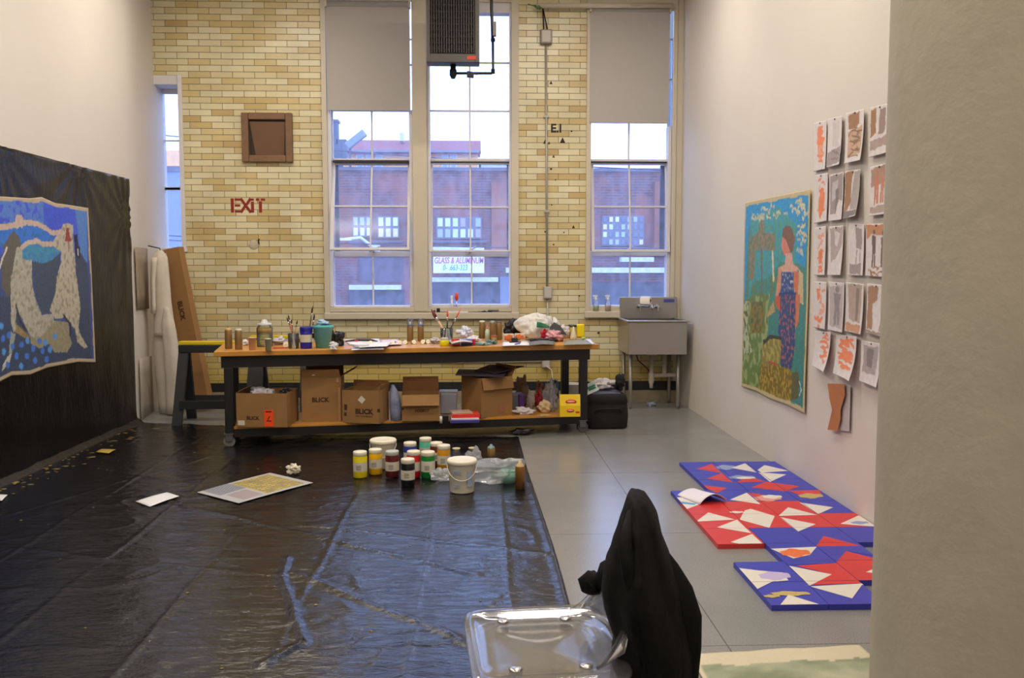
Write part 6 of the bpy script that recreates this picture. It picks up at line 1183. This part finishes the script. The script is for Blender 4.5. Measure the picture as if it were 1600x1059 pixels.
# ================================================================== LEFT CORNER
def wx(y): 
    return interp([(p[1], p[0]) for p in path], y)
def onLW(px, py, off=.02):
    X_ = XL
    for _ in range(8): q = onX(px, py, X_+off); X_ = wx(q.y)
    return q
for c4, nm, c_, lb_ in ((((211, 386), (230, 388), (233, 482), (215, 484)), 'brown_board', (150, 134, 112), 'brown paper panel high on the white partition beside the plastic'), (((218, 560), (237, 556), (241, 650), (221, 657)), 'grey_board', (168, 158, 146), 'grey brown board low on the white partition above the floor')):
    P = [onLW(*p) for p in c4]; o_ = sum(P, Vector())/4; m = MB(); m.grid(lambda u, v: P[0].lerp(P[1], u).lerp(P[3].lerp(P[2], u), v)-o_, 4, 4); o = m.build(nm, mat(nm, c_, .8, var=.12, vs=5), solid=.003); o.location = o_; tag(o, lb_, 'board')
# coveralls
cw = mat('coverall_white', (206, 198, 186), .85, var=.05, bump=.5, bs=12)
def sil(m, rows, Y, th, seed=0, nseg=20, fold=.12, ray=0.0):
    rings = []
    for y_, xl, xr, *q in rows:
        a, b = onY(xl, y_, Y), onY(xr, y_, Y); cx, hw_ = (a.x+b.x)/2, (b.x-a.x)/2; t_ = q[0] if q else th; z = (a.z+b.z)/2; ring = []
        hw_ = max(hw_-ray*t_, .006)
        for k in range(nseg):
            an = 2*PI*k/nseg; f_ = 1+fold*math.sin(an*5+seed+z*2)*.5+fold*noise.noise(Vector((math.cos(an)*1.5, math.sin(an)*1.5+seed, z*4)))
            dy = math.sin(an)*t_*f_; ring.append(Vector((cx+math.cos(an)*hw_*(1+.15*(f_-1))+cx/Y*dy, Y+dy, z)))
        rings.append(ring)
    return m.loft(rings)
def dense(rows, n_=4):
    out = []
    for a, b in zip(rows, rows[1:]):
        for k in range(n_): out.append([x+(y-x)*k/n_ for x, y in zip(a, b)])
    out.append(list(rows[-1])); return out
t = empty('coveralls', (0, 0, 0), label='white painter coveralls hanging in the corner beside the long carton', cat='clothing')
m = MB(); sil(m, dense([(391, 247, 254, .01), (396, 241, 258, .04), (402, 237, 262, .06), (430, 236, 265, .07), (470, 238, 268, .07), (500, 240, 272, .075), (524, 240, 277, .07)]), 9.36, .08, 1); m.build('torso', cw, t)
m = MB(); sil(m, dense([(480, 244, 252, .02), (505, 240, 262, .05), (540, 240, 262, .055), (590, 243, 264, .055), (645, 249, 263, .05)]), 9.42, .06, 4); m.build('trouser_leg', cw, t)
m = MB(); sil(m, dense([(480, 256, 264, .02), (505, 252, 273, .055), (540, 255, 279, .06), (590, 258, 281, .06), (646, 259, 281, .055)]), 9.28, .06, 7); m.build('trouser_leg', cw, t)
m = MB(); sil(m, dense([(402, 236, 246, .03), (440, 235, 243, .035), (490, 236, 244, .03)]), 9.28, .04, 9); m.build('sleeve', cw, t)
m = MB(); m.tube([onY(247, 387, 9.36)+Vector((-.10, 0, .02)), onY(250, 388, 9.36), onY(250, 393, 9.36)], .006, 6); m.build('hanging_loop', blackm, t)
# long leaning carton
bp0 = onz(318, 644, 0); t = carton((bp0.x-.145, 9.52, .045), .215, .10, 1.68, R(-16), 'tall narrow cardboard carton leaning in the corner behind the sawhorse', closed=True, rot=(R(0), R(-10.6), R(-14)), name='long_carton')
text('lettering', 'BLICK', .075, ink, t, Matrix.Translation((.105, -.0015, 1.02)) @ FACE @ Matrix.Rotation(-PI/2, 4, 'Z'), bold=.003)
m = MB(); m.b2((.02, -.003, 1.52), (.065, -.0005, 1.64)); m.build('address_label', labw, t)

# ================================================================== CHAIR WITH JACKET
ac = clear_mat('clear_acrylic', (.95, .955, .965), .13, (.62, .62, .66), .06, 1.5, refl=.8)
sc0 = Vector((.185, 2.47, 0)); ch_ = empty('acrylic_chair', sc0, R(4), label='clear acrylic chair with a rounded seat carrying a black jacket', cat='chair')
def sq(an, a, b, n_=4.5): c_, s_ = math.cos(an), math.sin(an); return a*math.copysign(abs(c_)**(2/n_), c_), b*math.copysign(abs(s_)**(2/n_), s_)
m = MB(); rings = []
for k_, z in ((.02, .438), (.60, .439), (.78, .442), (.84, .448), (.90, .451), (.97, .450), (.995, .446), (1.0, .440), (.995, .436), (.97, .434), (.02, .428)):
    rings.append([Vector((sq(2*PI*i/48, .215, .262, 8)[0]*k_, sq(2*PI*i/48, .215, .262, 8)[1]*k_, z)) for i in range(48)])
m.loft(rings); m.build('seat', ac, ch_)
m = MB()
def bk(u, v):
    a_ = (u-.5)*2; zt2 = .85-.36*abs(a_)**2.4; z = .452+(zt2-.452)*v; x = .205+.075*v-.09*abs(a_)**3; y = .205*a_
    return Vector((x, y, z))
m.grid(bk, 24, 12); m.build('backrest', ac, ch_, solid=.010)
for sx in (-1, 1):
    for sy in (-1, 1):
        m = MB(); m.loft([[Vector((sx*(.095+d_)+r_*math.cos(k*PI/6), sy*(.165+d_)+r_*math.sin(k*PI/6), z)) for k in range(12)] for r_, z, d_ in ((.013, 0, .075), (.018, .2, .03), (.023, .427, 0))]); m.build('leg', ac, ch_)
        m = MB(); m.lathe([(0, .4405), (.018, .4405), (.019, .444), (.013, .447), (0, .447)], (sx*.095, sy*.165, 0), 18); m.build('leg_cap', mat('cap_steel', (200, 196, 190), .2, .8), ch_)
bk_ = mat('jacket_black', (9, 9, 10), .85, var=.2, vs=6, bump=.5, bs=22, spec=.2)
jk = empty('black_jacket', (0, 0, 0), label='black jacket draped over the back of the acrylic chair', cat='jacket')
rows = [(769, 986, 992, .02), (772, 981, 1002, .06), (779, 978, 1012, .09), (795, 973, 1022, .12), (808, 968, 1029, .14), (822, 964, 1032, .15), (840, 957, 1036, .16), (855, 953, 1042, .17), (867, 947, 1047, .18), (890, 942, 1053, .19), (908, 940, 1061, .20), (933, 944, 1067, .20), (950, 950, 1074, .20), (980, 961, 1080, .20),
        (1000, 957, 1084, .20), (1017, 957, 1085, .20), (1032, 965, 1084, .20), (1050, 972, 1080, .20), (1100, 974, 1080, .2), (1160, 978, 1078, .19), (1190, 980, 1074, .17)]
m = MB(); sil(m, dense([q[:3]+(q[3]*1.2,) for q in rows], 3), 2.48, .15, 2, 44, .16, ray=.0); m.build('jacket_body', bk_, jk)
m = MB(); p_ = lambda x, y, Y: onY(x, y, Y)
m.tube([p_(956, 895, 2.6), p_(947, 905, 2.62), p_(938, 908, 2.64), p_(927, 910, 2.65), p_(921, 916, 2.65), p_(918, 926, 2.64)], [.045, .035, .028, .040, .042, .02], 14); m.tube([p_(918, 902, 2.72), p_(926, 900, 2.72), p_(934, 906, 2.7)], [.012, .02, .014], 8); m.build('sleeve', bk_, jk)
m = MB(); m.tube([p_(1022, 850, 2.5), p_(1040, 890, 2.48), p_(1056, 925, 2.45), p_(1066, 965, 2.42), p_(1068, 1010, 2.42), p_(1062, 1060, 2.42), p_(1056, 1100, 2.42)], [.02, .04, .05, .055, .05, .052, .04], 16); m.build('sleeve', bk_, jk)
m = MB(); m.tube([p_(985, 800, 2.40), p_(976, 850, 2.30), p_(985, 900, 2.27), p_(1000, 960, 2.27), p_(1004, 1040, 2.27)], [.01, .02, .022, .02, .014], 10); m.build('lapel_fold', bk_, jk)

# green canvas on the floor at the bottom right
def gcf(u, v):
    if v > .86+.03*noise.noise(Vector((u*6, 0, 0))) or u < .02: return L(206, 196, 168)[:3]
    t_ = noise.noise(Vector((u*3, v*5, 2)))+.4*noise.noise(Vector((u*12, v*20, 4))); a, b = L(122, 134, 104)[:3], L(176, 178, 150)[:3]; k = max(0, min(1, .4+t_)); return [a[i]*(1-k)+b[i]*k for i in range(3)]
o = painted('floor_canvas', lambda u, v: Vector((-.36+.70*u, -.45+.80*v+.06*u*v, .006+.012*abs(noise.noise(Vector((u*3, v*3, 0)))))), gcf, 60, 60, attr_mat('oil_paint')); o.location = (1.185, 3.0, 0); tag(o, 'pale green painted canvas with cream border lying on the floor', 'canvas')
